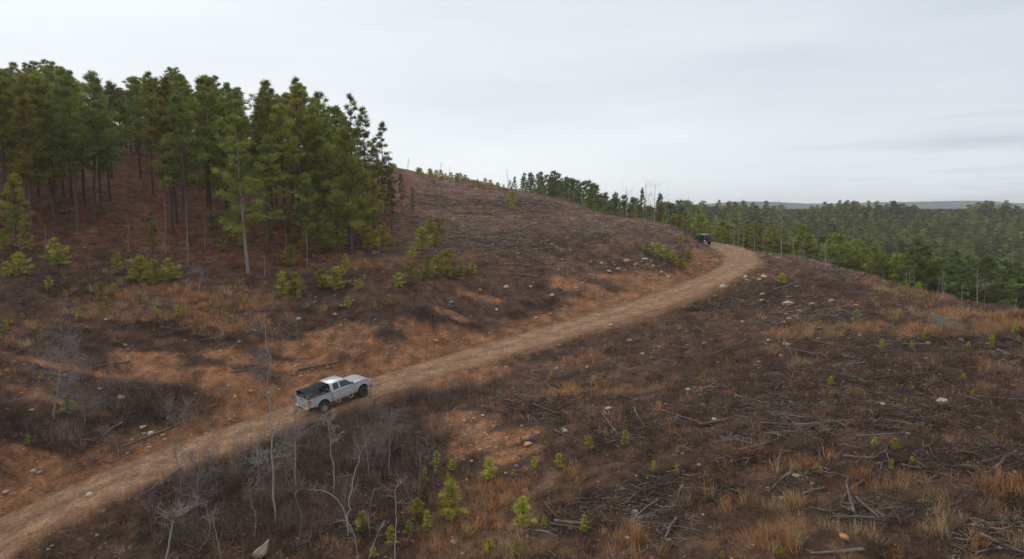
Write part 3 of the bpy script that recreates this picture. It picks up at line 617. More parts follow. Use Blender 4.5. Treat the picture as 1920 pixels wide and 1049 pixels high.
# ------------------------------------------------------------------ ground clutter nobody could count
TWIG = mat('dead_twigs', attr=True, rough=0.9, nscale=2, namt=0.2, spec=0.15)
GRASS = mat('dry_grass_blades', attr=True, rough=0.85, nscale=2, namt=0.2, spec=0.15, trans=0.25)
STONE = mat('pale_stone', attr=True, rough=0.9, nscale=5, namt=0.25, bump=0.02, bscale=14)
def twig_tmpl(seed, n, h, spread, wd, curve=0.4):
    rng = np.random.default_rng(seed); V, Q, k = [], [], 0
    a = rng.uniform(0, 6.28, n); out_ = rng.uniform(0.1, 1, n) * spread
    b = np.column_stack([np.cos(a), np.sin(a)]) * rng.uniform(0, 0.4, (n, 1)) * spread
    base = np.column_stack([b, np.full(n, -0.05)])
    tip = np.column_stack([b[:, 0] + np.cos(a + rng.normal(size=n) * 0.8) * out_, b[:, 1] + np.sin(a + rng.normal(size=n) * 0.8) * out_, h * rng.uniform(0.35, 1.1, n)])
    mid = (base + tip) / 2 + rng.normal(size=(n, 3)) * spread * 0.18
    V1, Q1 = blades(base, mid - base, np.linalg.norm(mid - base, axis=1), np.full(n, wd), rng, 0.8)
    V2, Q2 = blades(mid, tip - mid, np.linalg.norm(tip - mid, axis=1), np.full(n, wd * 0.75), rng, 0.3)
    f = np.repeat(rng.uniform(0.6, 1.5, n), 4)[:, None] * np.ones((1, 3))
    # side twiglets
    m = n; i = rng.integers(0, n, m); b3 = mid[i] + (tip[i] - mid[i]) * rng.uniform(0, 0.8, (m, 1)); d3 = rng.normal(size=(m, 3)); d3[:, 2] = np.abs(d3[:, 2]) * 0.7
    V3, Q3 = blades(b3, d3, rng.uniform(0.15, 0.4, m) * h, np.full(m, wd * 0.6), rng, 0.3); f3 = np.repeat(rng.uniform(0.8, 1.6, m), 4)[:, None] * np.ones((1, 3))
    return np.concatenate([V1, V2, V3]), np.concatenate([Q1, Q2 + len(V1), Q3 + len(V1) + len(V2)]), np.concatenate([f, f, f3])
def grass_tmpl(seed, n, h, spread, wd):
    rng = np.random.default_rng(seed); a = rng.uniform(0, 6.28, n); b = np.column_stack([np.cos(a), np.sin(a)]) * rng.uniform(0, 1, (n, 1)) * spread * 0.5
    base = np.column_stack([b, np.full(n, -0.04)]); d = np.column_stack([b * 0.6 / spread + rng.normal(size=(n, 2)) * 0.22, np.ones(n)])
    V, Q = blades(base, d, h * rng.uniform(0.45, 1.1, n), np.full(n, wd), rng, 0.25)
    return V, Q, np.repeat(rng.uniform(0.65, 1.4, n), 4)[:, None] * np.array([[1, 1, 1]])
def stone_tmpl(seed):
    rng = np.random.default_rng(seed); v = np.array([(x, y, z) for z in (-0.5, 0.45) for x, y in ((-.5, -.5), (.5, -.5), (.5, .5), (-.5, .5))]) * rng.uniform(0.6, 1.1, (8, 3))
    v[:, 2] *= 0.6; v[4:] *= 0.72
    q = np.array([(0, 3, 2, 1), (4, 5, 6, 7), (0, 1, 5, 4), (1, 2, 6, 5), (2, 3, 7, 6), (3, 0, 4, 7)])
    return v, q, np.ones((8, 3))
def stick_tmpl(seed, l_=1.0, r_=0.022):
    rng = np.random.default_rng(seed); V, Q, C, o = [], [], [], 0
    for k in range(rng.integers(3, 6)):
        a = rng.uniform(-0.5, 0.5) + (k % 2) * rng.uniform(0, 1.5); L_ = l_ * rng.uniform(0.4, 1.1); c = rng.normal(size=2) * 0.3
        p = np.array([[c[0] - math.cos(a) * L_ / 2, c[1] - math.sin(a) * L_ / 2, rng.uniform(-0.02, 0.1)], [c[0], c[1], rng.uniform(0.02, 0.12)], [c[0] + math.cos(a) * L_ / 2, c[1] + math.sin(a) * L_ / 2, rng.uniform(-0.02, 0.25)]])
        v, q = tubes([(p, np.array([r_, r_ * 0.8, r_ * 0.4]) * rng.uniform(0.6, 1.5))], 4); V.append(v); Q.append(q + o); o += len(v); C.append(np.full((len(v), 3), rng.uniform(0.6, 1.4)))
    return np.concatenate(V), np.concatenate(Q), np.concatenate(C)
def sample(n, y0, y1, rng, p=1.0, th0=-0.80, th1=0.80):
    """points on the ground in front of the camera, thinning with distance"""
    u = rng.random(n); Y_ = (y0 ** (2 - p) + u * (y1 ** (2 - p) - y0 ** (2 - p))) ** (1 / (2 - p)) if p != 2 else y0 * (y1 / y0) ** u
    T_ = rng.uniform(th0, th1, n); X_ = T_ * Y_
    keep = (X_ < 50 - (Y_ - 110) * 0.2) & (X_ + 0.33 * Y_ < 84)
    X_, Y_ = X_[keep], Y_[keep]; zn = zones(X_, Y_); return X_, Y_, zn
rng = np.random.default_rng(21)
EX, EY, _ = hit([620], [752])
def clear(X, Y, zn, r_=0.0): return (np.abs(zn['d']) > zn['hw'] + r_) & (zn['road'] < 0.3)
SHAPE_BRUSH = [(600,850,9,4),(450,890,8,2.5),(420,850,6,1.6),(650,800,5,2.5),(700,830,5,3),(560,950,8,3),(740,850,3.5,3),(350,930,6,2),(340,745,5,1.2),(290,770,6,1.0),(110,815,6,1.0),(180,690,3,1.0),(795,590,1.6,1),(690,760,4,1.5),(760,760,3,1.5),(860,740,3,1)]
a_ = np.array(SHAPE_BRUSH, float); bx, by, bz = hit(a_[:, 0], a_[:, 1])
def thicket(x, y):
    m = np.zeros(x.shape); nz = fbm(x, y, 2.5, 3, 44)
    for i, s in enumerate(SHAPE_BRUSH): m = np.maximum(m, 1 - smooth(0.6, 1.2, np.hypot((x - bx[i]) / s[2], (y - by[i]) / s[3]) + nz))
    return m
def finish(name, tm, X, Y, sc_, tn_, m, label, cat, dz=0.0, **k):
    Z = height(X, Y) + dz; o = scatter(name, tm, np.stack([X, Y, Z], 1), sc_, tn_, [m], RNG, **k); return tag(o, label, cat)
# low dead brush everywhere
X, Y, zn = sample(68000, 22, 200, rng, 1.15)
th = thicket(X, Y)
dens = np.clip(0.45 + 0.55 * zn['brush'] + 1.2 * fbm(X, Y, 2.2, 3, 45) - 0.9 * zn['soil'] - 0.35 * zn['grass'] - 0.1 * zn['needles'], 0, 1)
k = clear(X, Y, zn, 0.2) & (rng.random(len(X)) < dens); X, Y, th = X[k], Y[k], th[k]; zn = {a: b[k] for a, b in zn.items()}
cmix = fbm(X, Y, 3, 3, 46)[:, None]; base_c = np.where(rng.random((len(X), 1)) < 0.3 + cmix, [[0.215, 0.112, 0.062]], [[0.128, 0.082, 0.060]])
base_c = base_c * (1 - zn['needles'][:, None] * 0.35) ; base_c[:, 0] += zn['needles'] * 0.03
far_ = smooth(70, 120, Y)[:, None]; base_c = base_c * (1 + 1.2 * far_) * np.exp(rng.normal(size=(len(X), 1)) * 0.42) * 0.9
s_ = rng.uniform(0.35, 0.95, len(X)) * (1.15 - 0.35 * smooth(70, 120, Y)); wd_ = 1 + Y / 110
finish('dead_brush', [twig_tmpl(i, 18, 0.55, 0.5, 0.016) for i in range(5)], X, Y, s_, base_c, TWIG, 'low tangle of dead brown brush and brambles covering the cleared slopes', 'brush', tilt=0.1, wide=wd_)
# tall thickets of bare stems below the road and on the banks
X, Y, zn = sample(30000, 24, 75, rng, 1.0, -0.75, 0.1)
th = thicket(X, Y); k = clear(X, Y, zn, 0.5) & (rng.random(len(X)) < th * (0.6 + 1.6 * fbm(X, Y, 2.2, 3, 58))); X, Y = X[k], Y[k]
tn_ = np.where(rng.random((len(X), 1)) < 0.35, [[0.23, 0.185, 0.160]], [[0.120, 0.076, 0.055]]) * (1 + 1.8 * fbm(X, Y, 1.8, 3, 57)[:, None]) * rng.uniform(0.6, 1.35, (len(X), 1))
finish('bare_thicket', [twig_tmpl(20 + i, 18, 1.5, 0.7, 0.0125) for i in range(5)], X, Y, rng.uniform(0.45, 1.0, len(X)), tn_, TWIG, 'dense dark thicket of bare grey brown stems along the lower side of the road', 'thicket', tilt=0.12)
# dry grass
X, Y, zn = sample(60000, 22, 190, rng, 1.1)
up_ = smooth(75, 120, Y) * (X > -25) 
dens = zn['grass'] * (0.60 + 3.6 * fbm(X, Y, 1.8, 3, 47)) - 0.6 * zn['slash'] + 0.025 + 0.25 * up_ * (0.5 + fbm(X, Y, 6, 3, 48)) - 0.6 * zn['soil'] - 0.02 * zn['brush']
k = clear(X, Y, zn, 0.1) & (rng.random(len(X)) < dens); X, Y = X[k], Y[k]; zn = {a: b[k] for a, b in zn.items()}
u_ = (fbm(X, Y, 4, 3, 49) + rng.normal(size=len(X)) * 0.12)[:, None]
tn_ = np.where(u_ > 0.05, [[0.52, 0.275, 0.13]], np.where(u_ > -0.12, [[0.42, 0.205, 0.095]], [[0.48, 0.34, 0.19]])) * rng.uniform(0.7, 1.25, (len(X), 1))
f_ = smooth(75, 115, Y)[:, None]; tn_ = tn_ * (1 - f_) + f_ * np.array([[0.31, 0.175, 0.120]]) * rng.uniform(0.7, 1.2, (len(X), 1))
finish('dry_grass', [grass_tmpl(40 + i, 26, 0.62, 0.5, 0.017) for i in range(5)], X, Y, rng.uniform(0.5, 1.15, len(X)) * (1.1 - 0.3 * smooth(70, 120, Y)), tn_, GRASS, 'rusty and straw coloured dry grass tufts scattered over the clearing', 'grass', tilt=0.12, wide=1 + Y / 120)
# broken sticks and slash
X, Y, zn = sample(64000, 22, 180, rng, 1.15)
dens = np.clip(0.05 + 0.40 * zn['brush'] * (X > 0.0 * Y) + 1.2 * fbm(X, Y, 4, 3, 50) + 1.0 * zn['slash'] + 0.6 * smooth(80, 110, Y) * (X > -22), 0, 1)
k = clear(X, Y, zn, 0.3) & (rng.random(len(X)) < dens); X, Y = X[k], Y[k]
tn_ = np.where(rng.random((len(X), 1)) < 0.6, [[0.215, 0.175, 0.145]], [[0.12, 0.080, 0.060]]) * rng.uniform(0.45, 1.35, (len(X), 1))
rot_ = np.where(Y > 72, rng.uniform(0, 6.28, len(X)), np.where(X > 0, rng.normal(size=len(X)) * 0.9 - 0.25, rng.normal(size=len(X)) * 0.8 + 0.2))
finish('woody_slash', [stick_tmpl(60 + i, 1.0, 0.015) for i in range(6)], X, Y, rng.uniform(0.4, 1.25, len(X)) * (1 + 0.35 * smooth(60, 110, Y)), tn_ * (1 + 0.2 * smooth(75, 105, Y))[:, None], TWIG, 'grey broken sticks and slash left lying on the logged ground', 'slash', dz=0.03, rot=rot_)
# loose stones
X, Y, zn = sample(75000, 22, 170, rng, 1.1)
edge = np.exp(-((np.abs(zn['d']) - zn['hw']) / 0.5) ** 2)
dens = 0.11 + 0.6 * zn['soil'] * (0.5 + 1.5 * fbm(X, Y, 2.5, 2, 52)) + 0.38 * edge + 0.10 * (zn['road'] > 0.5) * (fbm(X, Y, 4, 2, 51) > 0.0) + 0.06 * zn['brush'] * (X > 5) + 0.55 * zn['rubble'] + 0.22 * smooth(80, 100, Y) * (zn['needles'] < 0.3)
k = rng.random(len(X)) < dens; X, Y = X[k], Y[k]; zn = {a: b[k] for a, b in zn.items()}
tn_ = np.where(rng.random((len(X), 1)) < 0.55, [[0.37, 0.27, 0.19]], [[0.31, 0.17, 0.10]]) * rng.uniform(0.55, 1.15, (len(X), 1))
s_ = np.exp(rng.normal(size=len(X)) * 0.55) * 0.07 * (1 + Y / 120) * np.where(zn['road'] > 0.5, 0.5, 1.0 + 0.3 * zn['rubble'])
s_ = s_ * (1 + 0.5 * smooth(75, 100, Y)); tn_ = tn_ * (1 + 0.15 * smooth(75, 100, Y))[:, None]
finish('loose_stones', [stone_tmpl(80 + i) for i in range(5)], X, Y, np.minimum(s_, 0.27 + 0.15 * smooth(75, 100, Y)), tn_, STONE, 'small pale and orange stones strewn over the bare soil and road edges', 'stones', wide=rng.uniform(1.0, 1.7, len(X)))
# pine straw and small tufts inside the stand are part of the brush above

# ------------------------------------------------------------------ rocks lying on the ground, one by one (pixel, width in pixels, tone)
ROCKM = {'grey': mat('grey_rock', (0.36, 0.31, 0.275), rough=0.9, nscale=2.5, namt=0.35, bump=0.04, bscale=5), 'orange': mat('orange_rock', (0.43, 0.235, 0.125), rough=0.9, nscale=2.5, namt=0.3, bump=0.04, bscale=5), 'pale': mat('pale_rock', (0.50, 0.40, 0.32), rough=0.9, nscale=2.5, namt=0.3, bump=0.04, bscale=5)}
def rock_mesh(seed, m):
    rng = random.Random(seed); bm = bmesh.new(); bmesh.ops.create_icosphere(bm, subdivisions=1, radius=0.5)
    for v in bm.verts: v.co *= rng.uniform(0.7, 1.15)
    for _ in range(3):                                         # chipped flat faces
        n = Vector((rng.uniform(-1, 1), rng.uniform(-1, 1), rng.uniform(-0.2, 1))).normalized(); d = rng.uniform(0.27, 0.4)
        r_ = bmesh.ops.bisect_plane(bm, geom=bm.verts[:] + bm.edges[:] + bm.faces[:], plane_co=n * d, plane_no=n, clear_outer=True)
        ed = [e for e in r_['geom_cut'] if isinstance(e, bmesh.types.BMEdge)]
        if ed: bmesh.ops.edgeloop_fill(bm, edges=ed)
    bmesh.ops.bevel(bm, geom=bm.edges[:], offset=0.012, segments=1, affect='EDGES')
    me = bpy.data.meshes.new('rock'); bm.to_mesh(me); bm.free(); me.materials.append(m); return me
ROCKS = {k: [rock_mesh(i * 7 + len(k), m) for i in range(5)] for k, m in ROCKM.items()}
RK = [(1476,574,30,'grey'),(1424,526,13,'pale'),(1398,522,14,'pale'),(1433,520,13,'pale'),(1492,540,12,'grey'),(1478,560,14,'grey'),(1465,670,16,'orange'),(1766,756,26,'pale'),(1140,768,15,'pale'),(1180,641,15,'grey'),(1145,612,13,'pale'),(1430,554,15,'grey'),
 (1427,566,12,'pale'),(228,746,14,'pale'),(949,540,12,'pale'),(995,539,9,'pale'),(931,582,11,'pale'),(1522,573,17,'grey'),(1558,566,14,'grey'),(1680,564,13,'orange'),(1655,759,11,'pale'),(1582,1010,24,'orange'),(10,925,14,'grey'),(62,883,10,'grey'),
 (132,825,14,'grey'),(268,803,15,'grey'),(282,814,16,'pale'),(315,784,9,'pale'),(1176,492,18,'orange'),(1192,498,14,'orange'),(1160,506,12,'orange'),(1142,510,11,'pale'),(1210,488,16,'grey'),(1225,500,12,'orange'),(1128,495,9,'pale'),(1240,512,12,'orange'),(1253,520,10,'pale'),
 (1100,690,10,'orange'),(1108,668,12,'pale'),(1205,665,11,'grey'),(1222,672,9,'pale'),(1392,606,12,'pale'),(1470,607,14,'grey'),(1475,648,18,'grey'),(1440,640,10,'pale'),(1600,622,10,'pale'),(1612,630,9,'grey'),(1598,600,10,'pale'),(1725,690,9,'pale'),(1740,645,12,'pale'),
 (1802,640,12,'pale'),(1836,672,9,'grey'),(1744,733,10,'pale'),(1712,727,8,'pale'),(1340,788,12,'pale'),(1290,733,14,'pale'),(1318,762,16,'orange'),(1060,810,12,'pale'),(900,545,10,'grey'),(845,568,10,'grey'),(1035,556,12,'grey'),(1080,540,8,'pale'),
 (1032,590,10,'orange'),(1005,597,9,'pale'),(818,640,12,'orange'),(470,735,12,'orange'),(440,745,10,'pale'),(770,802,15,'orange'),(785,812,11,'pale'),(800,860,14,'orange'),(990,835,20,'orange'),(870,790,10,'pale'),(905,780,9,'pale'),(925,800,9,'pale'),
 (1355,540,16,'pale'),(1340,556,10,'pale'),(1330,565,10,'grey'),(1176,1010,14,'pale'),(850,1017,12,'pale'),(168,930,16,'pale'),(118,745,9,'pale'),(60,770,12,'orange'),(200,600,9,'pale'),(235,648,8,'pale'),(1480,600,12,'grey'),(1500,585,10,'grey'),(875,900,8,'pale'),(640,575,11,'grey'),(628,590,12,'grey'),(560,600,12,'grey')]
a_ = np.array([r_[:3] for r_ in RK], float); X, Y, Z = hit(a_[:, 0], a_[:, 1]); rr_ = random.Random(3)
for i, (px, py, wpx, tone) in enumerate(RK):
    wm = wpx * math.hypot(Y[i], Z[i]) / F
    o = link('rock', ROCKS[tone][i % 5], loc=(X[i], Y[i], Z[i] + wm * 0.12), rz=rr_.uniform(0, 6.28), sc=(wm, wm * rr_.uniform(0.7, 1.1), wm * rr_.uniform(0.45, 0.75)))
    o.rotation_euler[0] = rr_.uniform(-0.3, 0.3); o['tone'] = tone; o['tall'] = wm; reg(o, 'rock')
# the big split boulder at the bottom, with its pointed upper corner
bm = bmesh.new()
pr = [(-0.45, -0.05), (-0.38, 0.12), (-0.12, 0.26), (0.12, 0.42), (0.30, 0.66), (0.40, 0.70), (0.36, 0.30), (0.30, -0.02), (0.05, -0.2), (-0.3, -0.2)]
f0 = [bm.verts.new((x, -0.28 + 0.1 * abs(x), z)) for x, z in pr]; f1 = [bm.verts.new((x * 0.8 + 0.04, 0.30, z * 0.85 - 0.02)) for x, z in pr]
bm.faces.new(f0); bm.faces.new(f1[::-1])
for i in range(len(pr)): j = (i + 1) % len(pr); bm.faces.new((f0[j], f0[i], f1[i], f1[j]))
bmesh.ops.bevel(bm, geom=bm.edges[:], offset=0.03, segments=1, affect='EDGES'); bmesh.ops.recalc_face_normals(bm, faces=bm.faces[:])
me = bpy.data.meshes.new('boulder'); bm.to_mesh(me); bm.free(); me.materials.append(mat('boulder_stone', (0.46, 0.365, 0.30), rough=0.9, nscale=3, namt=0.4, bump=0.05, bscale=6))
x_, y_, z_ = hit([490], [1040]); o = link('boulder', me, loc=(x_[0], y_[0], z_[0] + 0.12), rz=0.1, sc=1.0)
tag(o, 'large pale pointed boulder lying in the dark brush at the bottom edge', 'boulder')

# ------------------------------------------------------------------ felled logs
LOGM = [mat('weathered_log', (0.17, 0.142, 0.124), rough=0.9, nscale=6, namt=0.4, bump=0.015, bscale=20), mat('dark_log', (0.12, 0.095, 0.085), rough=0.95, nscale=6, namt=0.4)]
def log_mesh(seed, m, forked=False):
    rng = np.random.default_rng(seed); t = np.linspace(-0.5, 0.5, 6)
    P = np.column_stack([t, rng.normal(size=6) * 0.012, np.abs(rng.normal(size=6)) * 0.01]); pth = [(P, np.linspace(0.034, 0.02, 6))]
    for i in range(3 if forked else 1):
        u = rng.uniform(-0.2, 0.45); pth.append((np.array([[u, 0, 0], [u + rng.uniform(0.08, 0.2), rng.uniform(-0.2, 0.2), rng.uniform(0.02, 0.12)]]), np.array([0.014, 0.006])))
    V, Q = tubes(pth, 6); me = mesh_np('log', V, Q, smooth_=True, mats=[m]); return me
LOGS = [[log_mesh(300 + i, m, i % 2 == 1) for i in range(3)] for m in LOGM]
LG = [(1320,625,1303,612),(1290,655,1250,650),(1400,640,1330,668),(1620,905,1586,925),(1604,935,1650,975),(1640,975,1560,972),(1600,965,1585,905),(1660,975,1610,945),(1545,918,1500,930),(1620,1035,1520,1042),(1480,890,1440,925),(1470,720,1450,735),(1540,620,1505,605),(1535,590,1507,610),(1560,578,1600,590),
 (1245,985,1320,1000),(1280,912,1265,955),(1268,975,1245,1015),(1190,930,1170,950),(1022,945,1050,980),(1235,940,1180,980),(1385,848,1450,830),(1430,843,1375,862),(1310,800,1370,790),(1240,772,1330,800),(1190,770,1210,805),(1130,780,1165,825),(1160,742,1200,755),(1300,730,1350,728),(1305,738,1340,722),
 (1385,755,1430,748),(1420,770,1445,760),(1380,745,1440,760),(1425,795,1520,802),(1490,800,1600,790),(1460,862,1485,868),(1580,858,1640,862),(1605,820,1690,815),(1660,790,1720,800),(1690,875,1730,882),(1840,870,1900,850),(1905,850,1860,885),(1836,1005,1916,1040),(1880,1000,1830,990),(1830,1040,1870,1030),
 (1740,960,1800,945),(1700,910,1750,935),(1640,712,1700,704),(1690,648,1740,648),(1560,690,1620,682),(1520,640,1600,655),(1700,645,1680,640),(1830,745,1910,752),(1800,742,1850,760),(1870,658,1900,670),(1770,640,1810,668),(1475,655,1540,668),(1370,560,1420,570),(1440,590,1500,585),(1545,545,1600,552),
 (1600,512,1575,505),(1450,545,1500,530),(1500,560,1560,548),(1860,590,1905,600),(1820,600,1870,604),(1680,575,1740,580),(1720,598,1760,590),(1590,545,1640,556),(950,497,1000,500),(900,470,960,465),(1010,520,960,515),(860,575,790,590),(820,440,880,436),(940,445,1000,440),(1000,470,1060,462),(840,370,780,366),
 (880,380,830,372),(870,395,910,388),(1040,980,1100,985),(1030,984,1085,992),(230,795,190,820),(340,880,270,930),(300,615,350,620),(410,630,450,622),(375,640,420,632),(80,700,150,712),(430,700,500,690),(560,695,640,680),(180,690,240,680),(230,840,330,800),(1050,740,1020,720),(1040,810,1100,835),(1000,760,1050,780)]
a_ = np.array(LG, float); Xa, Ya, Za = hit(a_[:, 0], a_[:, 1]); Xb, Yb, Zb = hit(a_[:, 2], a_[:, 3])
for i in range(len(LG)):
    p, q = Vector((Xa[i], Ya[i], Za[i])), Vector((Xb[i], Yb[i], Zb[i])); d = q - p; ln = min(max(d.length, 0.6), 5.0)
    if d.length > 5.0: q = p + d * (5.0 / d.length); d = q - p
    dark = i % 4 == 3; th_ = rr_.uniform(0.04, 0.10) * (1 + max(0, p.y - 60) / 60) / 0.034
    o = link('log', LOGS[dark][i % 3], loc=(p + q) / 2 + Vector((0, 0, 0.07)), sc=(ln, th_, th_))
    o.rotation_euler = d.to_track_quat('X', 'Z').to_euler(); o['tone'] = 'dark' if dark else 'grey'; o['tall'] = ln; reg(o, 'log')

# ------------------------------------------------------------------ bare trees: trunks traced where they stand, branches grown from them
LICHEN = mat('lichen_bark', (0.33, 0.345, 0.30), rough=0.95, nscale=5, namt=0.35)
def grow(rng, p, d, ln, rad, depth, out_, spread=0.6, up_=0.15, kids=4):
    n = 4; P = [p]; 
    for i in range(n):
        d = d + rng.normal(size=3) * 0.16 + [0, 0, up_ * 0.3]; d = d / np.linalg.norm(d); P.append(P[-1] + d * ln / n)
    P = np.array(P); out_.append((P, np.linspace(rad, rad * 0.4, n + 1)))
    if depth > 0:
        for k in range(kids):
            i = rng.integers(1, n + 1); a = rng.normal(size=3); a -= a @ d * d; a /= np.linalg.norm(a) + 1e-9
            grow(rng, P[i], d * (1 - spread * 0.5) + a * spread, ln * rng.uniform(0.4, 0.7), max(rad * 0.55, 0.008), depth - 1, out_, spread, up_, kids)
def bare_tree(name, path, Y0, r0, r1, nb, bl, depth, bark, seed, label, cat='bare tree', lo=0.35, bark2=None, group=None, up_=0.15, kids=4, droop=0.0, hitbase=True, brad=0.35):
    rng = np.random.default_rng(seed)
    if hitbase: x, y, z = (v[0] for v in hit([path[0][0]], [path[0][1]]))
    else: x, y, _ = at(path[0][0], path[0][1], Y0); z = height(x, y)[0]
    if Y0 and hitbase: y = Y0; x, _, z0 = at(path[0][0], path[0][1], Y0); z = height(x, y)[0]
    P = []
    for i, q in enumerate(path):
        yy = y + (q[2] if len(q) > 2 else 0); P.append(at(q[0], q[1], yy))
    P = np.array(P) ; b = np.array([x, y, P[0][2] if hitbase else z]); P[0] = b
    tt = np.linspace(0, 1, len(P)); t2 = np.linspace(0, 1, max(8, 3 * len(P)))
    Q = np.stack([np.interp(t2, tt, P[:, k]) for k in range(3)], 1); h_ = np.linalg.norm(P[-1] - P[0])
    Q[1:-1] += rng.normal(size=(len(Q) - 2, 3)) * 0.006 * h_; Q = Q - b; Q[0, 2] -= 0.3
    rad = np.linspace(r0, r1, len(Q)) * 0.7; e = link(name, None, loc=b); e.empty_display_size = 0.3
    V, F_ = tubes([(Q, rad)], 7); link('trunk', mesh_np('trunk', V, F_, smooth_=True, mats=[bark]), e)
    br = []
    for i in range(nb):
        t = rng.uniform(lo, 1.0); p = np.array([np.interp(t, t2, Q[:, k]) for k in range(3)]); a = rng.uniform(0, 6.28)
        d = np.array([math.cos(a), math.sin(a), rng.uniform(0.0, 0.9) - droop]); d /= np.linalg.norm(d)
        if kids == 4 and depth == 2: kids = 5
        grow(rng, p, d, bl * rng.uniform(0.5, 1.1) * (1.15 - 0.5 * t), max(np.interp(t, t2, rad) * brad, 0.012), depth, br, up_=up_, kids=kids)
    if br:
        sel = t2 >= lo * 0.9; br.append((Q[sel], rad[sel] * 0.4))
        V, F_ = tubes(br, 3); link('branches', mesh_np('branches', V, F_, mats=[bark2 or bark]), e)
    tag(e, label, cat, group); return e
bt = bare_tree
GB = mat('grey_twigs', (0.21, 0.185, 0.175), rough=0.9, nscale=4, namt=0.3)
bt('bare_tree', [(516, 985), (513, 900), (508, 790), (504, 700), (500, 640), (497, 598)], None, 0.085, 0.02, 22, 1.7, 2, GREYBARK, 1, 'tallest thin grey bare tree, standing left of the silver pickup truck', lo=0.25, droop=0.35)
bt('bare_tree', [(555, 925), (554, 860), (553, 800), (552, 735)], None, 0.075, 0.03, 16, 1.0, 2, GREYBARK, 2, 'straight grey bare trunk rising just behind the tailgate of the pickup', lo=0.45)
bt('bare_tree', [(651, 1004), (653, 960), (655, 930), (665, 890), (680, 845), (693, 815)], None, 0.055, 0.02, 9, 1.1, 1, PALEBARK, 3, 'pale smooth bare tree leaning right above a curved side branch', lo=0.3)
bt('bare_tree', [(652, 985), (645, 955), (628, 932), (610, 921), (590, 918), (575, 918)], None, 0.045, 0.015, 5, 0.7, 1, PALEBARK, 4, 'pale bare stem arching over to the left in the dark thicket', lo=0.4)
bt('bare_tree', [(627, 935), (626, 880), (620, 840), (617, 800), (612, 780)], None, 0.045, 0.015, 12, 0.9, 2, PALEBARK, 5, 'slim whitish bare tree in the thicket straight below the pickup', lo=0.5)
bt('bare_tree', [(728, 893), (730, 850), (731, 810), (735, 768)], None, 0.05, 0.02, 20, 1.3, 2, GREYBARK, 6, 'grey bushy bare tree beside the left edge of the stony patch', lo=0.35, bark2=GB)
bt('bare_tree', [(740, 1055), (742, 1000), (744, 960), (741, 925), (746, 905)], None, 0.045, 0.02, 8, 0.9, 1, PALEBARK, 7, 'crooked pale bare sapling left of the bright green pine saplings', lo=0.5)
bt('bare_tree', [(690, 1055), (700, 1020), (712, 992), (722, 978)], None, 0.035, 0.014, 5, 0.6, 1, PALEBARK, 8, 'short pale bare stem leaning right at the bottom edge', lo=0.4)
bt('bare_tree', [(671, 1055), (668, 1020), (662, 995), (652, 977), (630, 975)], None, 0.03, 0.012, 5, 0.7, 1, PALEBARK, 9, 'thin pale stem bending left beside the lone green sapling in the thicket', lo=0.3)
bt('bare_tree', [(311, 1055), (317, 1020), (322, 990), (328, 970), (340, 957), (355, 948)], None, 0.075, 0.035, 12, 1.1, 2, PALEBARK, 10, 'thick curved pale trunk at the bottom left below the road', lo=0.5)
bt('bare_tree', [(372, 1035), (390, 1010), (395, 985), (390, 962), (384, 945)], None, 0.04, 0.015, 7, 0.8, 2, GREYBARK, 11, 'grey bare stem bowed to the right like a hook below the road', lo=0.5)
bt('bare_tree', [(414, 1050), (410, 1020), (402, 990), (399, 960)], None, 0.04, 0.015, 5, 0.7, 1, GREYBARK, 12, 'straight short grey stem between the hooked stem and the pale boulder', lo=0.5)
bt('bare_tree', [(367, 962), (370, 920), (372, 880), (375, 850)], None, 0.05, 0.018, 22, 1.3, 2, GREYBARK, 13, 'many stemmed grey bare tree at the lower road edge, left of the tall one', lo=0.1, bark2=GB)
bt('bare_tree', [(345, 950), (338, 900), (330, 850), (332, 790), (350, 745)], None, 0.035, 0.012, 26, 1.2, 2, GREYBARK, 14, 'fine twigged bare tree spreading in front of the road at left', lo=0.3, bark2=mat('tan_twigs', (0.25, 0.20, 0.15), rough=0.9, nscale=4, namt=0.3))
bt('bare_tree', [(516, 950), (545, 955), (580, 985), (610, 1010)], None, 0.035, 0.012, 4, 0.6, 1, GREYBARK, 15, 'grey fallen limb sloping down right from the tallest bare tree', cat='fallen limb', lo=0.4)
bt('bare_tree', [(512, 950), (480, 965), (445, 977), (390, 978)], None, 0.035, 0.012, 5, 0.8, 1, LICHEN, 16, 'lichened fallen limb sagging left from the tallest bare tree', cat='fallen limb', lo=0.3)
bt('bare_tree', [(512, 900), (503, 880), (500, 855), (488, 870), (470, 880)], None, 0.03, 0.01, 14, 1.1, 2, LICHEN, 17, 'pale green lichened limb drooping beside the tallest bare trunk', cat='fallen limb', lo=0.1)
bt('bare_tree', [(101, 785), (104, 750), (112, 700), (118, 660), (122, 625)], None, 0.10, 0.02, 52, 1.7, 2, GREYBARK, 18, 'misty grey many twigged dead tree on the left bank above the road', lo=0.25, bark2=mat('ash_twigs', (0.245, 0.225, 0.215), rough=0.9, nscale=4, namt=0.3), droop=0.4)
bt('bare_tree', [(160, 800), (158, 770), (152, 740), (148, 700)], None, 0.04, 0.015, 34, 1.5, 2, GREYBARK, 19, 'low drooping grey bush right of the misty dead tree', cat='dead bush', lo=0.2, bark2=GB, droop=0.5)
bt('bare_tree', [(195, 845), (197, 810), (192, 800)], None, 0.025, 0.01, 6, 0.7, 1, GREYBARK, 20, 'small dead stem on the cut bank beside the left road edge', lo=0.3)
bt('bare_tree', [(222, 860), (220, 830), (205, 815)], None, 0.03, 0.01, 8, 0.8, 1, GREYBARK, 21, 'forked dead stem at the ditch beside the left road edge', lo=0.3)
bt('bare_tree', [(1058, 520), (1058, 495), (1056, 470)], None, 0.05, 0.03, 5, 0.5, 1, LOGM[1], 22, 'dark burnt snag standing on the cut bank above the road bend', cat='snag', lo=0.4)
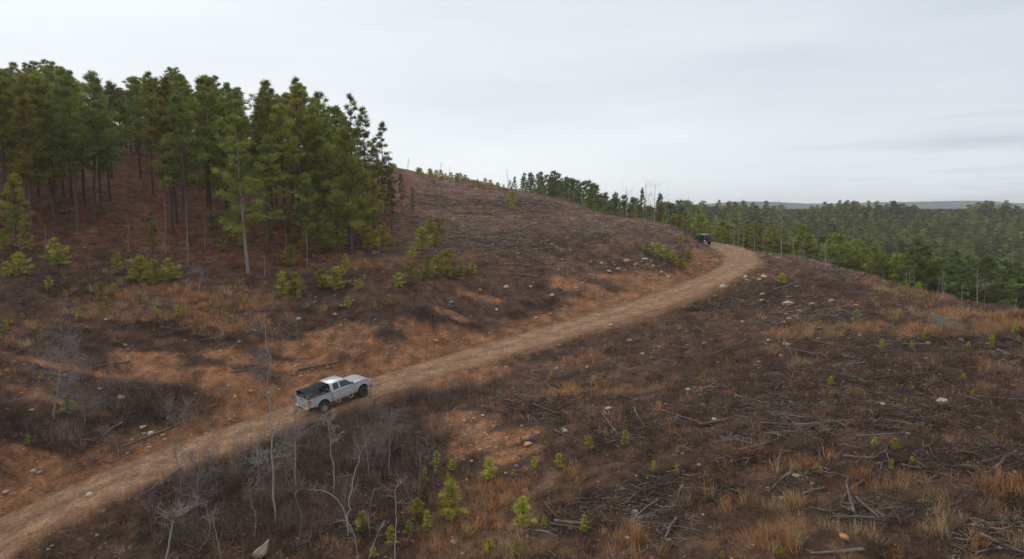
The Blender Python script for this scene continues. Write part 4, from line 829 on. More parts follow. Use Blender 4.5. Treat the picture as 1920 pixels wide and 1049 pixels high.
bt('bare_tree', [(372, 545), (378, 520), (380, 505)], None, 0.05, 0.02, 14, 1.2, 2, PALEBARK, 23, 'white barked bare sapling in the dry grass below the pine stand', lo=0.3, bark2=GB)
bt('bare_tree', [(116, 592), (122, 570), (127, 548)], None, 0.03, 0.012, 3, 0.6, 1, PALEBARK, 24, 'thin pale leaning stem on the dark slope at far left', lo=0.5)
rt_ = random.Random(31)
for i in range(14):
    px = rt_.uniform(400, 800); b_ = rt_.uniform(860, 1030) if px < 760 else rt_.uniform(860, 930); hh_ = rt_.uniform(45, 120)
    bt('bare_sapling', [(px, b_), (px + rt_.uniform(-6, 6), b_ - hh_ * 0.5), (px + rt_.uniform(-14, 14), b_ - hh_)], None, 0.026, 0.012, 9, 0.8, 1, PALEBARK if i % 4 == 0 else GREYBARK, 200 + i, 'thin bare sapling stem rising out of the dark thicket below the road', 'bare sapling', lo=0.35, group='bare saplings of the thicket', bark2=GB, kids=3)
for i, (px, b_, t_) in enumerate([(309, 480, 366), (350, 470, 380), (383, 470, 400), (503, 470, 370), (496, 520, 478), (535, 480, 430), (352, 500, 425), (240, 470, 400), (575, 500, 430), (85, 480, 420)]):
    bt('dead_sapling', [(px, b_), (px + 1, (b_ + t_) / 2), (px - 1, t_)], None, 0.06, 0.03, 2, 0.5, 0, GREYBARK, 30 + i, 'thin grey dead sapling pole among the pines of the stand', 'dead sapling', lo=0.5, group='dead poles inside the pine stand')
# snags along the crest and past the road bend (base pixel, top pixel, distance)

SN = [(765,325,296,222,3),(826,336,306,218,5),(843,337,313,216,0),(952,356,318,190,4),(728,318,284,200,5),(985,372,343,170,2),(1025,374,346,170,3),(1065,380,350,165,2),(1075,385,356,160,3),(1175,412,350,140,8),(1213,430,343,134,7),(1227,434,346,132,12),(1205,432,385,134,2),(1222,436,392,130,1),
      (1252,440,395,125,3),(1291,420,370,170,2),(1465,500,386,98,26),(1431,470,425,108,6),(1385,455,412,130,4),(1393,470,425,118,3),(1369,452,415,125,2),(1489,494,448,97,1),(1504,502,451,96,2),(1508,500,446,96,1),(1548,520,452,90,14),(1655,540,506,76,1),(1487,488,452,100,1),
      (1700,552,510,78,2),(1706,552,505,78,2),(1715,553,512,78,1),(1768,566,508,70,3),(1773,568,515,70,1),(1758,562,530,74,1),(1804,572,533,66,1),(1832,575,505,68,10),(1846,590,548,64,1),(1904,592,560,60,1),(1340,440,405,140,2),(1415,470,430,112,1),(1376,452,425,125,1),(1230,452,418,110,1),(1258,462,440,104,1)]
for i, (px, b_, t_, Y0, nb) in enumerate(SN):
    bt('snag', [(px, b_), (px + rr_.uniform(-1, 1), (b_ + t_) / 2), (px + rr_.uniform(-3, 3), t_)], Y0, (0.0009 if nb >= 8 else 0.00062) * Y0, 0.0003 * Y0, nb, 0.024 * Y0 if px > 1100 else 1.4, 1 if nb < 10 else 2, PALEBARK if (i % 3 == 0 or nb >= 8) else GREYBARK, 60 + i, None, 'snag', lo=0.3, kids=3, hitbase=False, droop=0.1 if px > 1400 else -0.3)
# root-like pale dead shrub on the right slope
bt('dead_bush', [(1765, 625), (1766, 605), (1764, 592)], None, 0.05, 0.03, 26, 0.9, 2, PALEBARK, 130, 'pale tangled dead shrub like an uprooted stump on the right slope', 'dead bush', lo=0.3, bark2=LICHEN, droop=0.5)
bt('dead_bush', [(1128, 440), (1130, 432), (1132, 425)], None, 0.08, 0.05, 24, 1.3, 1, PALEBARK, 131, 'pale upturned root ball on the cut slope left of the road bend', 'root ball', lo=0.1, bark2=PALEBARK, droop=0.3)
bt('dead_bush', [(795, 612), (797, 595), (797, 580)], None, 0.05, 0.03, 40, 1.0, 2, LOGM[1], 132, 'dark blackish dead bush on the bank above the truck', 'dead bush', lo=0.1, bark2=mat('black_twigs', (0.075, 0.068, 0.075), rough=0.9))
bt('dead_bush', [(895, 590), (902, 580), (905, 565)], None, 0.05, 0.03, 30, 1.3, 1, GREYBARK, 133, 'grey fan of dead branches on the cut bank beside the road', 'dead bush', lo=0.1, bark2=GREYBARK)

# ------------------------------------------------------------------ hills on the horizon
def hills():
    th_ = np.linspace(-0.1, 0.95, 160); px = 960 + F * np.tan(th_)
    V, Q = [], []
    for r_, k in ((2250, 0), (2600, 1.0), (2800, 0.3)):
        topy = np.interp(px, [900, 1180, 1260, 1310, 1390, 1450, 1510, 1560, 1640, 1700, 1790, 1850, 1900, 2100, 2500], [399, 398, 384, 383, 378, 379, 382, 382, 379.5, 379, 377, 377, 381, 384, 392]) + 0.7 * fbm(px, px * 0, 30, 3, 99)
        for t, ty in zip(th_, topy):
            x = r_ * math.tan(t); z = at(960 + F * math.tan(t), ty, 2600)[2]; V.append((x, r_, z * k + (-30 if k == 0 else 0)))
    n = len(th_)
    for a in range(2):
        for i in range(n - 1): Q.append((a * n + i, a * n + i + 1, (a + 1) * n + i + 1, (a + 1) * n + i))
    me = mesh_np('distant_hills', V, Q, smooth_=True, mats=[mat('wooded_hills', (0.055, 0.065, 0.045), rough=0.95, nscale=0.02, namt=0.4)])
    tag(link('distant_hills', me), kind='structure')
hills()
# the air: one even box of haze
bm = bmesh.new(); bmesh.ops.create_cube(bm, size=1.0); me = bpy.data.meshes.new('haze'); bm.to_mesh(me); bm.free()
hz = link('haze', me, loc=(0, 0, -26), sc=(6200, 6200, 150)); hz['kind'] = 'stuff'
hm = bpy.data.materials.new('haze'); hm.use_nodes = True; t = hm.node_tree; t.nodes.clear(); ho = N('ShaderNodeOutputMaterial', t); hv = N('ShaderNodeVolumePrincipled', t)
hv.inputs['Color'].default_value = (0.95, 0.98, 1.0, 1); hv.inputs['Density'].default_value = 0.00021; t.links.new(hv.outputs[0], ho.inputs['Volume']); me.materials.append(hm)

# ------------------------------------------------------------------ vehicles
def paint(name, rgb, rough=0.3, metal=0.0, spec=0.5, coat=0.0, dust=0.0, lo=1):
    m = bpy.data.materials.new(name); m.use_nodes = True; t = m.node_tree; b = t.nodes['Principled BSDF']; l = t.links.new
    b.inputs['Roughness'].default_value = rough; b.inputs['Metallic'].default_value = metal; b.inputs['Specular IOR Level'].default_value = spec; b.inputs['Coat Weight'].default_value = coat
    no = N('ShaderNodeTexNoise', t); no.inputs['Scale'].default_value = 3.0; no.inputs['Detail'].default_value = 6
    tcn = N('ShaderNodeTexCoord', t); l(tcn.outputs['Object'], no.inputs['Vector'])
    mx_ = N('ShaderNodeMix', t, data_type='RGBA'); mx_.inputs[6].default_value = (*rgb, 1); mx_.inputs[7].default_value = (0.30, 0.19, 0.12, 1)
    sp_ = N('ShaderNodeSeparateXYZ', t); l(tcn.outputs['Object'], sp_.inputs[0])
    lowz = M('MULTIPLY', M('MAXIMUM', M('SUBTRACT', 1.05, sp_.outputs['Z'], nt_=t), 0.0, nt_=t), 0.0 if lo == 0 else 1.0, nt_=t)         # road dust thrown up on the sills
    l(M('MULTIPLY', M('ADD', M('MULTIPLY', lowz, 2.0, nt_=t), 0.16, nt_=t), M('MULTIPLY', no.outputs['Fac'], dust, nt_=t), nt_=t), mx_.inputs['Factor'])
    l(mx_.outputs[2], b.inputs['Base Color']); return m
SILVER = paint('silver_paint', (0.57, 0.60, 0.64), 0.35, 0.3, coat=0.4, dust=1.0)
BLACKP = paint('black_trim', (0.018, 0.018, 0.02), 0.5, dust=0.2); RUB = paint('tyre_rubber', (0.03, 0.029, 0.028), 0.9, dust=0.9, lo=0); GLS = paint('dark_glass', (0.012, 0.018, 0.018), 0.06, spec=0.8)
CHR = paint('chrome', (0.62, 0.62, 0.62), 0.25, 0.9, dust=0.4); WHEELM = paint('alloy_wheel', (0.40, 0.38, 0.37), 0.45, 0.4, dust=1.2, lo=0); DKW = paint('dark_wheel', (0.05, 0.05, 0.052), 0.5, 0.3, dust=0.5, lo=0)
REDL = paint('red_lamp', (0.42, 0.05, 0.03), 0.2); AMB = paint('amber_lamp', (0.75, 0.28, 0.08), 0.2); HEADL = paint('headlamp_glass', (0.7, 0.72, 0.74), 0.12)
CLOTH = mat('dark_green_canvas', (0.020, 0.025, 0.022), rough=0.85, nscale=5, namt=0.35, bump=0.02, bscale=6); ROLLM = mat('green_canvas_roll', (0.050, 0.070, 0.052), rough=0.85, nscale=6, namt=0.35, bump=0.02, bscale=9)
def bm_obj(name, bm, m, parent, bev=0.0, smooth_=False, seg=2):
    bmesh.ops.remove_doubles(bm, verts=bm.verts[:], dist=1e-5); bmesh.ops.recalc_face_normals(bm, faces=bm.faces[:])
    if bev:
        ed = [e for e in bm.edges if len(e.link_faces) == 2 and e.calc_face_angle(0) > 0.35]
        bmesh.ops.bevel(bm, geom=ed, offset=bev, segments=seg, affect='EDGES', clamp_overlap=True)
    me = bpy.data.meshes.new(name); bm.to_mesh(me); bm.free()
    for m_ in (m if isinstance(m, (list, tuple)) else [m]): me.materials.append(m_)
    if smooth_ or bev:
        me.polygons.foreach_set('use_smooth', np.ones(len(me.polygons), bool))
        try: me.set_sharp_from_angle(angle=R(40))
        except Exception: pass
    return link(name, me, parent)
def prism(bm, prof, y0, y1, ins0=0.0, ins1=0.0):
    a = [bm.verts.new((x, y0, z)) for x, z in prof]; b = [bm.verts.new((x, y1, z)) for x, z in prof]
    bm.faces.new(a); bm.faces.new(b[::-1])
    for i in range(len(prof)):
        j = (i + 1) % len(prof); bm.faces.new((a[i], b[i], b[j], a[j]))
def box(bm, x0, x1, y0, y1, z0, z1): prism(bm, [(x0, z0), (x1, z0), (x1, z1), (x0, z1)], y0, y1)
def arch(cx, cz, r, zb, n=9):
    """points of a wheel arch from front foot to rear foot"""
    a0 = math.asin(max(-1, min(1, (zb - cz) / r))); return [(cx + r * math.cos(a), cz + r * math.sin(a)) for a in np.linspace(a0, math.pi - a0, n)]
def frustum(bm, lo, hi, z0, z1, mid=None):
    """lo, hi: (x0,x1,y) rectangles"""
    v = []
    for (x0, x1, y), z in ((lo, z0), (hi, z1)): v.append([bm.verts.new(p) for p in ((x0, -y, z), (x1, -y, z), (x1, y, z), (x0, y, z))])
    bm.faces.new(v[0][::-1]); bm.faces.new(v[1])
    for i in range(4): j = (i + 1) % 4; bm.faces.new((v[0][i], v[0][j], v[1][j], v[1][i]))
def wheel(parent, x, y, r, wd, rimm, rimr=0.56, spokes=6):
    s = 1 if y > 0 else -1
    w_ = link('wheel', None, parent, (x, y, r)); w_.empty_display_size = 0.1
    n = 28; prof = [(-wd / 2, r * rimr), (-wd / 2, r * 0.9), (-wd / 2 + 0.03, r * 0.985), (-wd / 4, r), (wd / 4, r), (wd / 2 - 0.03, r * 0.985), (wd / 2, r * 0.9), (wd / 2, r * rimr), (0, r * rimr * 0.97)]
    V = [];
    for k in range(n):
        a = 2 * math.pi * k / n
        for yy, rr_2 in prof:
            q = rr_2 * (1 - 0.025 * (k % 2) * (rr_2 > r * 0.95)); V.append((q * math.cos(a), yy, q * math.sin(a)))
    m = len(prof); Q = [(k * m + i, k * m + (i + 1) % m, ((k + 1) % n) * m + (i + 1) % m, ((k + 1) % n) * m + i) for k in range(n) for i in range(m)]
    link('tyre', mesh_np('tyre', V, Q, smooth_=True, mats=[RUB]), w_)
    bm = bmesh.new(); bmesh.ops.create_cone(bm, cap_ends=True, segments=24, radius1=r * rimr, radius2=r * rimr, depth=wd * 0.55, matrix=Matrix.Rotation(math.pi / 2, 4, 'X'))
    for k in range(spokes):
        mm = Matrix.Rotation(2 * math.pi * k / spokes, 4, 'Y') @ Matrix.Translation((r * rimr * 0.55, s * wd * 0.33, 0)) @ Matrix.Diagonal((r * rimr * 0.8, 0.05, r * 0.13, 1))
        bmesh.ops.create_cube(bm, size=1, matrix=mm)
    bmesh.ops.create_cone(bm, cap_ends=True, segments=12, radius1=r * 0.16, radius2=r * 0.13, depth=0.07, matrix=Matrix.Translation((0, s * wd * 0.34, 0)) @ Matrix.Rotation(math.pi / 2, 4, 'X'))
    ring = []
    for k in range(24): ring.append((r * rimr * 0.97 * math.cos(k * math.pi / 12), s * wd * 0.42, r * rimr * 0.97 * math.sin(k * math.pi / 12)))
    o = bm_obj('rim', bm, rimm, w_)
    bm = bmesh.new()
    for k in range(24):
        a, b = k * math.pi / 12, (k + 1) * math.pi / 12; R1, R2 = r * rimr * 1.0, r * rimr * 0.86
        q = [(R1 * math.cos(a), s * wd * 0.51, R1 * math.sin(a)), (R1 * math.cos(b), s * wd * 0.51, R1 * math.sin(b)), (R2 * math.cos(b), s * wd * 0.30, R2 * math.sin(b)), (R2 * math.cos(a), s * wd * 0.30, R2 * math.sin(a))]
        bm.faces.new([bm.verts.new(p) for p in q])
    bm_obj('rim_edge', bm, rimm, w_)
    return w_
def lerp(a, b, t): return tuple(a[i] + (b[i] - a[i]) * t for i in range(3))
def pane(name, corners, m, parent, off, thick=0.012):
    """a glass pane with real thickness standing proud of the panel it sits in"""
    c = [Vector(p) for p in corners]; n = (c[1] - c[0]).cross(c[3] - c[0]).normalized()
    if n.dot(Vector(off)) < 0: n = -n
    bm = bmesh.new(); a = [bm.verts.new(p + n * thick) for p in c]; b = [bm.verts.new(p - n * 0.02) for p in c]
    bm.faces.new(a); bm.faces.new(b[::-1])
    for i in range(4): j = (i + 1) % 4; bm.faces.new((a[i], b[i], b[j], a[j]))
    return bm_obj(name, bm, m, parent)

def pickup(loc, rot):
    T = link('pickup_truck', None, loc=loc); T.rotation_euler = rot; SC_ = 0.95; T.scale = (SC_,) * 3
    W = 1.0; RX, FX, AR = -1.72, 1.92, 0.56; WR = 0.44
    zb, zr_, zh = 0.66, 1.47, 1.50                              # sill, bed rail, cowl
    bm = bmesh.new()                                           # cab lower body with wings and bonnet
    prof = [(-0.92, zb), (-0.92, zr_), (1.10, 1.50), (1.28, 1.53), (2.0, 1.50), (2.50, 1.44), (2.70, 1.33), (2.76, 1.05), (2.76, 0.78), (2.55, 0.72)]
    prof += arch(FX, 0.60, AR, 0.72) ; prof += [(1.30, zb)]
    # keep order: nose down to arch front foot, over the arch, to its rear foot, then back along the sill
    prism(bm, prof, -W, W); 
    for v in bm.verts:
        if v.co.z > 1.3 and v.co.x > 1.2: v.co.y *= 0.94
        if v.co.x > 2.5: v.co.y *= 0.93
    bm_obj('body', bm, SILVER, T, 0.045)
    b2 = bmesh.new()                                            # raised bonnet centre
    prism(b2, [(1.36, 1.50), (1.40, 1.575), (2.0, 1.56), (2.45, 1.49), (2.54, 1.44), (2.3, 1.40)], -0.62, 0.62)
    bm_obj('bonnet', b2, SILVER, T, 0.03)
    for s in (-1, 1):                                           # bed sides
        bm = bmesh.new(); p = [(-2.92, 0.80), (-2.92, zr_), (-0.94, zr_), (-0.94, zb), (RX + AR + 0.05, zb)] + arch(RX, 0.60, AR, 0.70) + [(-2.35, 0.74)]
        prism(bm, p, s * (W - 0.14), s * W); o = bm_obj('bed_side', bm, SILVER, T, 0.03)
        r_ = bmesh.new(); box(r_, -2.90, -0.96, s * (W - 0.15), s * (W - 0.01), zr_ + 0.002, zr_ + 0.035); bm_obj('bed_rail', r_, BLACKP, T, 0.012)
        for cx in (RX, FX):                                     # flares and dark wheel wells
            f = bmesh.new(); o1 = arch(cx, 0.60, AR + 0.055, 0.70, 11); i1 = arch(cx, 0.60, AR - 0.01, 0.70, 11); prism(f, o1 + i1[::-1], s * (W - 0.04), s * (W + 0.028)); bm_obj('wheel_flare', f, SILVER, T)
            f = bmesh.new(); prism(f, arch(cx, 0.60, AR - 0.02, 0.66, 11), s * 0.45, s * 0.70); bm_obj('wheel_well', f, BLACKP, T)
    bm = bmesh.new(); box(bm, -2.90, -0.93, -0.85, 0.85, 0.86, 0.93); bm_obj('bed_floor', bm, BLACKP, T)
    bm = bmesh.new(); box(bm, -0.935, -0.905, -0.85, 0.85, 0.93, zr_ + 0.001); bm_obj('bed_bulkhead', bm, BLACKP, T)
    bm = bmesh.new(); box(bm, -2.97, -2.925, -0.84, 0.84, 0.86, zr_ + 0.005); tg = bm_obj('tailgate', bm, SILVER, T, 0.02)
    bm = bmesh.new(); box(bm, -2.995, -2.972, -0.12, 0.12, 1.30, 1.38); bm_obj('handle', bm, BLACKP, tg, 0.008)
    bm = bmesh.new(); box(bm, -2.978, -2.9725, -0.80, 0.80, 0.96, 1.0); bm_obj('tailgate_crease', bm, CHR, tg)
    bm = bmesh.new(); prism(bm, [(-3.12, 0.62), (-3.12, 0.80), (-2.96, 0.83), (-2.90, 0.62)], -0.98, 0.98); bm_obj('rear_bumper', bm, CHR, T, 0.03)
    bm = bmesh.new(); box(bm, -3.13, -3.122, -0.28, 0.28, 0.64, 0.79); bm_obj('number_plate', bm, BLACKP, T)
    bm = bmesh.new(); prism(bm, [(2.66, 0.62), (2.66, 0.86), (2.86, 0.88), (2.90, 0.80), (2.86, 0.62)], -0.94, 0.94); bm_obj('front_bumper', bm, CHR, T, 0.03)
    bm = bmesh.new(); box(bm, 2.73, 2.785, -0.62, 0.62, 0.92, 1.26); bm_obj('grille', bm, BLACKP, T, 0.01)
    for s in (-1, 1):
        bm = bmesh.new(); box(bm, -2.945, -2.74, s * 0.845, s * 1.012, 1.08, 1.40); o = bm_obj('taillight', bm, REDL, T, 0.015)
        b_ = bmesh.new(); box(b_, -2.952, -2.80, s * 0.87, s * 1.018, 1.15, 1.27); bm_obj('reversing_lamp', b_, AMB, o, 0.01)
        bm = bmesh.new(); box(bm, 2.55, 2.768, s * 0.62, s * 0.90, 1.08, 1.28); bm_obj('headlight', bm, HEADL, T, 0.02)
        bm = bmesh.new(); box(bm, 0.88, 1.02, s * 1.02, s * 1.26, 1.52, 1.72); mo = bm_obj('mirror', bm, CHR, T, 0.03)
        bm = bmesh.new(); box(bm, 0.93, 0.99, s * 0.93, s * 1.06, 1.54, 1.60); bm_obj('mirror_arm', bm, BLACKP, mo)
        for xx in (0.02, -0.38):
            bm = bmesh.new(); box(bm, xx, xx + 0.20, s * 1.0, s * 1.028, 1.30, 1.335); bm_obj('door_handle', bm, CHR, T, 0.008)
        for xx, nm in ((-0.90, 'door_seam'), (-0.20, 'door_seam'), (1.12, 'door_seam')):
            bm = bmesh.new(); box(bm, xx, xx + 0.014, s * 0.996, s * 1.003, 0.74, 1.44); bm_obj(nm, bm, BLACKP, T)
        bm = bmesh.new(); box(bm, -0.80, 1.12, s * 0.99, s * 1.016, 0.93, 0.99); bm_obj('side_moulding', bm, SILVER, T, 0.01)
        bm = bmesh.new(); box(bm, -2.9, 2.6, s * 0.50, s * 0.60, 0.50, 0.64); bm_obj('chassis_rail', bm, BLACKP, T)
        for xx in (-0.45, 0.72):                                # hoop steps hanging under the sills
            pth = [(np.array([[xx - 0.20, s * 0.92, 0.66], [xx - 0.17, s * 1.02, 0.50], [xx - 0.08, s * 1.06, 0.455], [xx + 0.08, s * 1.06, 0.455], [xx + 0.17, s * 1.02, 0.50], [xx + 0.20, s * 0.92, 0.66]]), np.full(6, 0.024))]
            V, Q = tubes(pth, 7); link('hoop_step', mesh_np('hoop_step', V, Q, smooth_=True, mats=[CHR]), T)
    bm = bmesh.new(); box(bm, -2.4, 2.5, -0.48, 0.48, 0.45, 0.65); bm_obj('underbody', bm, BLACKP, T)
    bm = bmesh.new(); box(bm, -1.80, -1.64, -0.85, 0.85, 0.38, 0.50); bm_obj('axle', bm, BLACKP, T)
    bm = bmesh.new(); box(bm, 1.84, 2.0, -0.85, 0.85, 0.38, 0.50); bm_obj('axle', bm, BLACKP, T)
    # greenhouse
    lo, hi = (-0.90, 1.34, 0.955), (-0.80, 0.52, 0.79); z0, z1 = 1.475, 2.10
    bm = bmesh.new(); frustum(bm, lo, hi, z0, z1 - 0.05); bm_obj('cab', bm, SILVER, T, 0.06, seg=3)
    bm = bmesh.new(); frustum(bm, (-0.80, 0.53, 0.795), (-0.64, 0.34, 0.66), z1 - 0.085, z1); bm_obj('roof', bm, SILVER, T, 0.035, seg=3)
    z1 -= 0.05
    for s in (-1, 1):
        A, B, C_, D_ = (lo[0], s * lo[2], z0), (lo[1], s * lo[2], z0), (hi[1], s * hi[2], z1), (hi[0], s * hi[2], z1)
        def P(u, v): return lerp(lerp(A, B, u), lerp(D_, C_, u), v)
        pane('rear_door_window', [P(0.08, 0.08), P(0.34, 0.08), P(0.43, 0.90), P(0.12, 0.90)], GLS, T, (0, s, 0))
        pane('front_door_window', [P(0.40, 0.08), P(0.88, 0.07), P(0.94, 0.84), P(0.52, 0.90)], GLS, T, (0, s, 0))
    A, B, C_, D_ = (lo[1], -lo[2], z0), (lo[1], lo[2], z0), (hi[1], hi[2], z1), (hi[1], -hi[2], z1)
    def P(u, v): return lerp(lerp(A, B, u), lerp(D_, C_, u), v)
    pane('windscreen', [P(0.06, 0.06), P(0.94, 0.06), P(0.93, 0.92), P(0.07, 0.92)], GLS, T, (1, 0, 0.5))
    A, B, C_, D_ = (lo[0], -lo[2], z0), (lo[0], lo[2], z0), (hi[0], hi[2], z1), (hi[0], -hi[2], z1)
    def P(u, v): return lerp(lerp(A, B, u), lerp(D_, C_, u), v)
    pane('rear_window', [P(0.10, 0.14), P(0.90, 0.14), P(0.87, 0.86), P(0.13, 0.86)], GLS, T, (-1, 0, 0.2))
    for x, m in ((RX, WHEELM), (FX, DKW)):
        for s in (-1, 1): wheel(T, x, s * 0.86, WR, 0.30, m if s < 0 else m)
    tag(T, 'silver pickup truck with a black canopy over its bed, driving up the dirt road', 'pickup truck')
    mw = Matrix.Translation(T.location) @ T.rotation_euler.to_matrix().to_4x4() @ Matrix.Scale(SC_, 4)
    # canvas cover on hoops over the far half of the bed
    Cn = link('bed_canopy', None, loc=(mw @ Vector((-1.9, 0.2, zr_)))); Cn.rotation_euler = rot; Cn.scale = (SC_,) * 3
    def loc(x, y, z): return (x + 1.9, y - 0.2, z - zr_)
    V, Q = [], []; nx, ny = 10, 7; rr = random.Random(4)
    for lay in (0, 1):
        for i in range(nx + 1):
            for j in range(ny + 1):
                u, v = i / nx, j / ny; x = -2.88 + 1.88 * u; y = 0.90 - 1.12 * v
                z = zr_ + 0.42 + 0.10 * math.sin(v * math.pi * 0.9) - 0.30 * max(0, v - 0.85) / 0.15 * 0.3 - 0.22 * (v < 0.08) + 0.03 * math.sin(u * 9) + rr.uniform(-0.012, 0.012) + 0.04 * u - lay * 0.03
                V.append(loc(x, y, z))
    m_ = (nx + 1) * (ny + 1)
    for i in range(nx):
        for j in range(ny):
            a = i * (ny + 1) + j; Q.append((a, a + 1, a + ny + 2, a + ny + 1)); Q.append((m_ + a + ny + 1, m_ + a + ny + 2, m_ + a + 1, m_ + a))
    for i in range(nx):
        for j in (0, ny): a = i * (ny + 1) + j; Q.append((a, a + ny + 1, m_ + a + ny + 1, m_ + a))
    for j in range(ny):
        for i in (0, nx): a = i * (ny + 1) + j; Q.append((a, a + 1, m_ + a + 1, m_ + a))
    link('canvas_top', mesh_np('canvas_top', V, Q, smooth_=True, mats=[CLOTH]), Cn)
    for x in (-2.84, -1.05):
        for y in (0.88, -0.20):
            V, Q = tubes([(np.array([loc(x, y, zr_ - (0.0 if y > 0 else 0.5)), loc(x, y, zr_ + 0.24), loc(x, y, zr_ + 0.40)]), np.full(3, 0.03))], 6); link('canopy_post', mesh_np('canopy_post', V, Q, mats=[BLACKP]), Cn)
    bm = bmesh.new(); prism(bm, [(loc(-2.84, 0, 0)[0], 0.04), (loc(-1.05, 0, 0)[0], 0.04), (loc(-1.05, 0, 0)[0], 0.38), (loc(-2.84, 0, 0)[0], 0.38)], 0.64, 0.67); bm_obj('side_curtain', bm, BLACKP, Cn)
    hoop = tubes([(np.array([loc(-1.0, y, zr_ + 0.02 + 0.46 * math.sin(max(0, (y + 0.86) / 0.75) * 1.57)) for y in (-0.86, -0.78, -0.65, -0.5, -0.3, -0.12)]), np.full(6, 0.022))], 6); link('front_hoop', mesh_np('front_hoop', *hoop, smooth_=True, mats=[BLACKP]), Cn)
    tag(Cn, 'black canvas canopy raised over the bed of the silver pickup', 'truck canopy')
    V, Q = tubes([(np.array([(0, 0, 0), (0.10, 0, 0.03), (0.5, 0.01, 0.05), (0.9, -0.03, 0.05), (1.25, 0.02, 0.03), (1.35, 0, 0)]), np.array([0.05, 0.18, 0.21, 0.20, 0.18, 0.05]))], 12)
    rl = link('rolled_tarp', mesh_np('rolled_tarp', V, Q, smooth_=True, mats=[ROLLM]), loc=mw @ Vector((-2.84, -0.42, 1.22))); rl.rotation_euler = rot; rl.scale = (SC_,) * 3
    tag(rl, 'rolled dark green tarp lying in the open bed of the silver pickup', 'rolled tarp')
    bm = bmesh.new(); box(bm, -0.3, 0.3, -0.35, 0.35, 0, 0.42)
    me = bpy.data.meshes.new('storage_bin'); bmesh.ops.bevel(bm, geom=bm.edges[:], offset=0.04, segments=2, affect='EDGES'); bm.to_mesh(me); bm.free(); me.materials.append(BLACKP)
    cb_ = link('storage_bin', me, loc=mw @ Vector((-1.28, -0.30, 0.935))); cb_.rotation_euler = rot; cb_.scale = (SC_,) * 3; tag(cb_, 'black box in the truck bed just behind the cab', 'storage box')
    return T
i0 = int(np.argmin(np.hypot(RC[:, 0] - at(622, 752, 52.4)[0], RC[:, 1] - at(622, 752, 52.4)[1])))
def seat_on_road(px, py, half, side, yaw_add=0.0, Y0=None):
    """put a vehicle on the ground seen at a pixel, pitched and rolled to the slope under it"""
    x, y, z = (v[0] for v in hit([px], [py])) if not Y0 else at(px, py, Y0); k = int(np.argmin(np.hypot(RC[:, 0] - x, RC[:, 1] - y))); t = RT[k]; yaw = math.atan2(t[1], t[0]) + yaw_add
    fx, fy = math.cos(yaw), math.sin(yaw)
    def hz_(a, b): return height(x + fx * a - fy * b, y + fy * a + fx * b)[0]
    hf, hb = (hz_(half, -.8) + hz_(half, .8)) / 2, (hz_(-half, -.8) + hz_(-half, .8)) / 2; hl, hr = (hz_(half, .85) + hz_(-half, .85)) / 2, (hz_(half, -.85) + hz_(-half, -.85)) / 2
    pitch = -math.atan2(hf - hb, 2 * half); roll = math.atan2(hl - hr, 1.7)
    return (x, y, (hf + hb + hl + hr) / 4 - 0.01), (roll, pitch, yaw)
lc, rt = seat_on_road(633, 756, 1.8, 0, R(6))
pickup(lc, rt); print('truck', lc, [math.degrees(a) for a in rt])

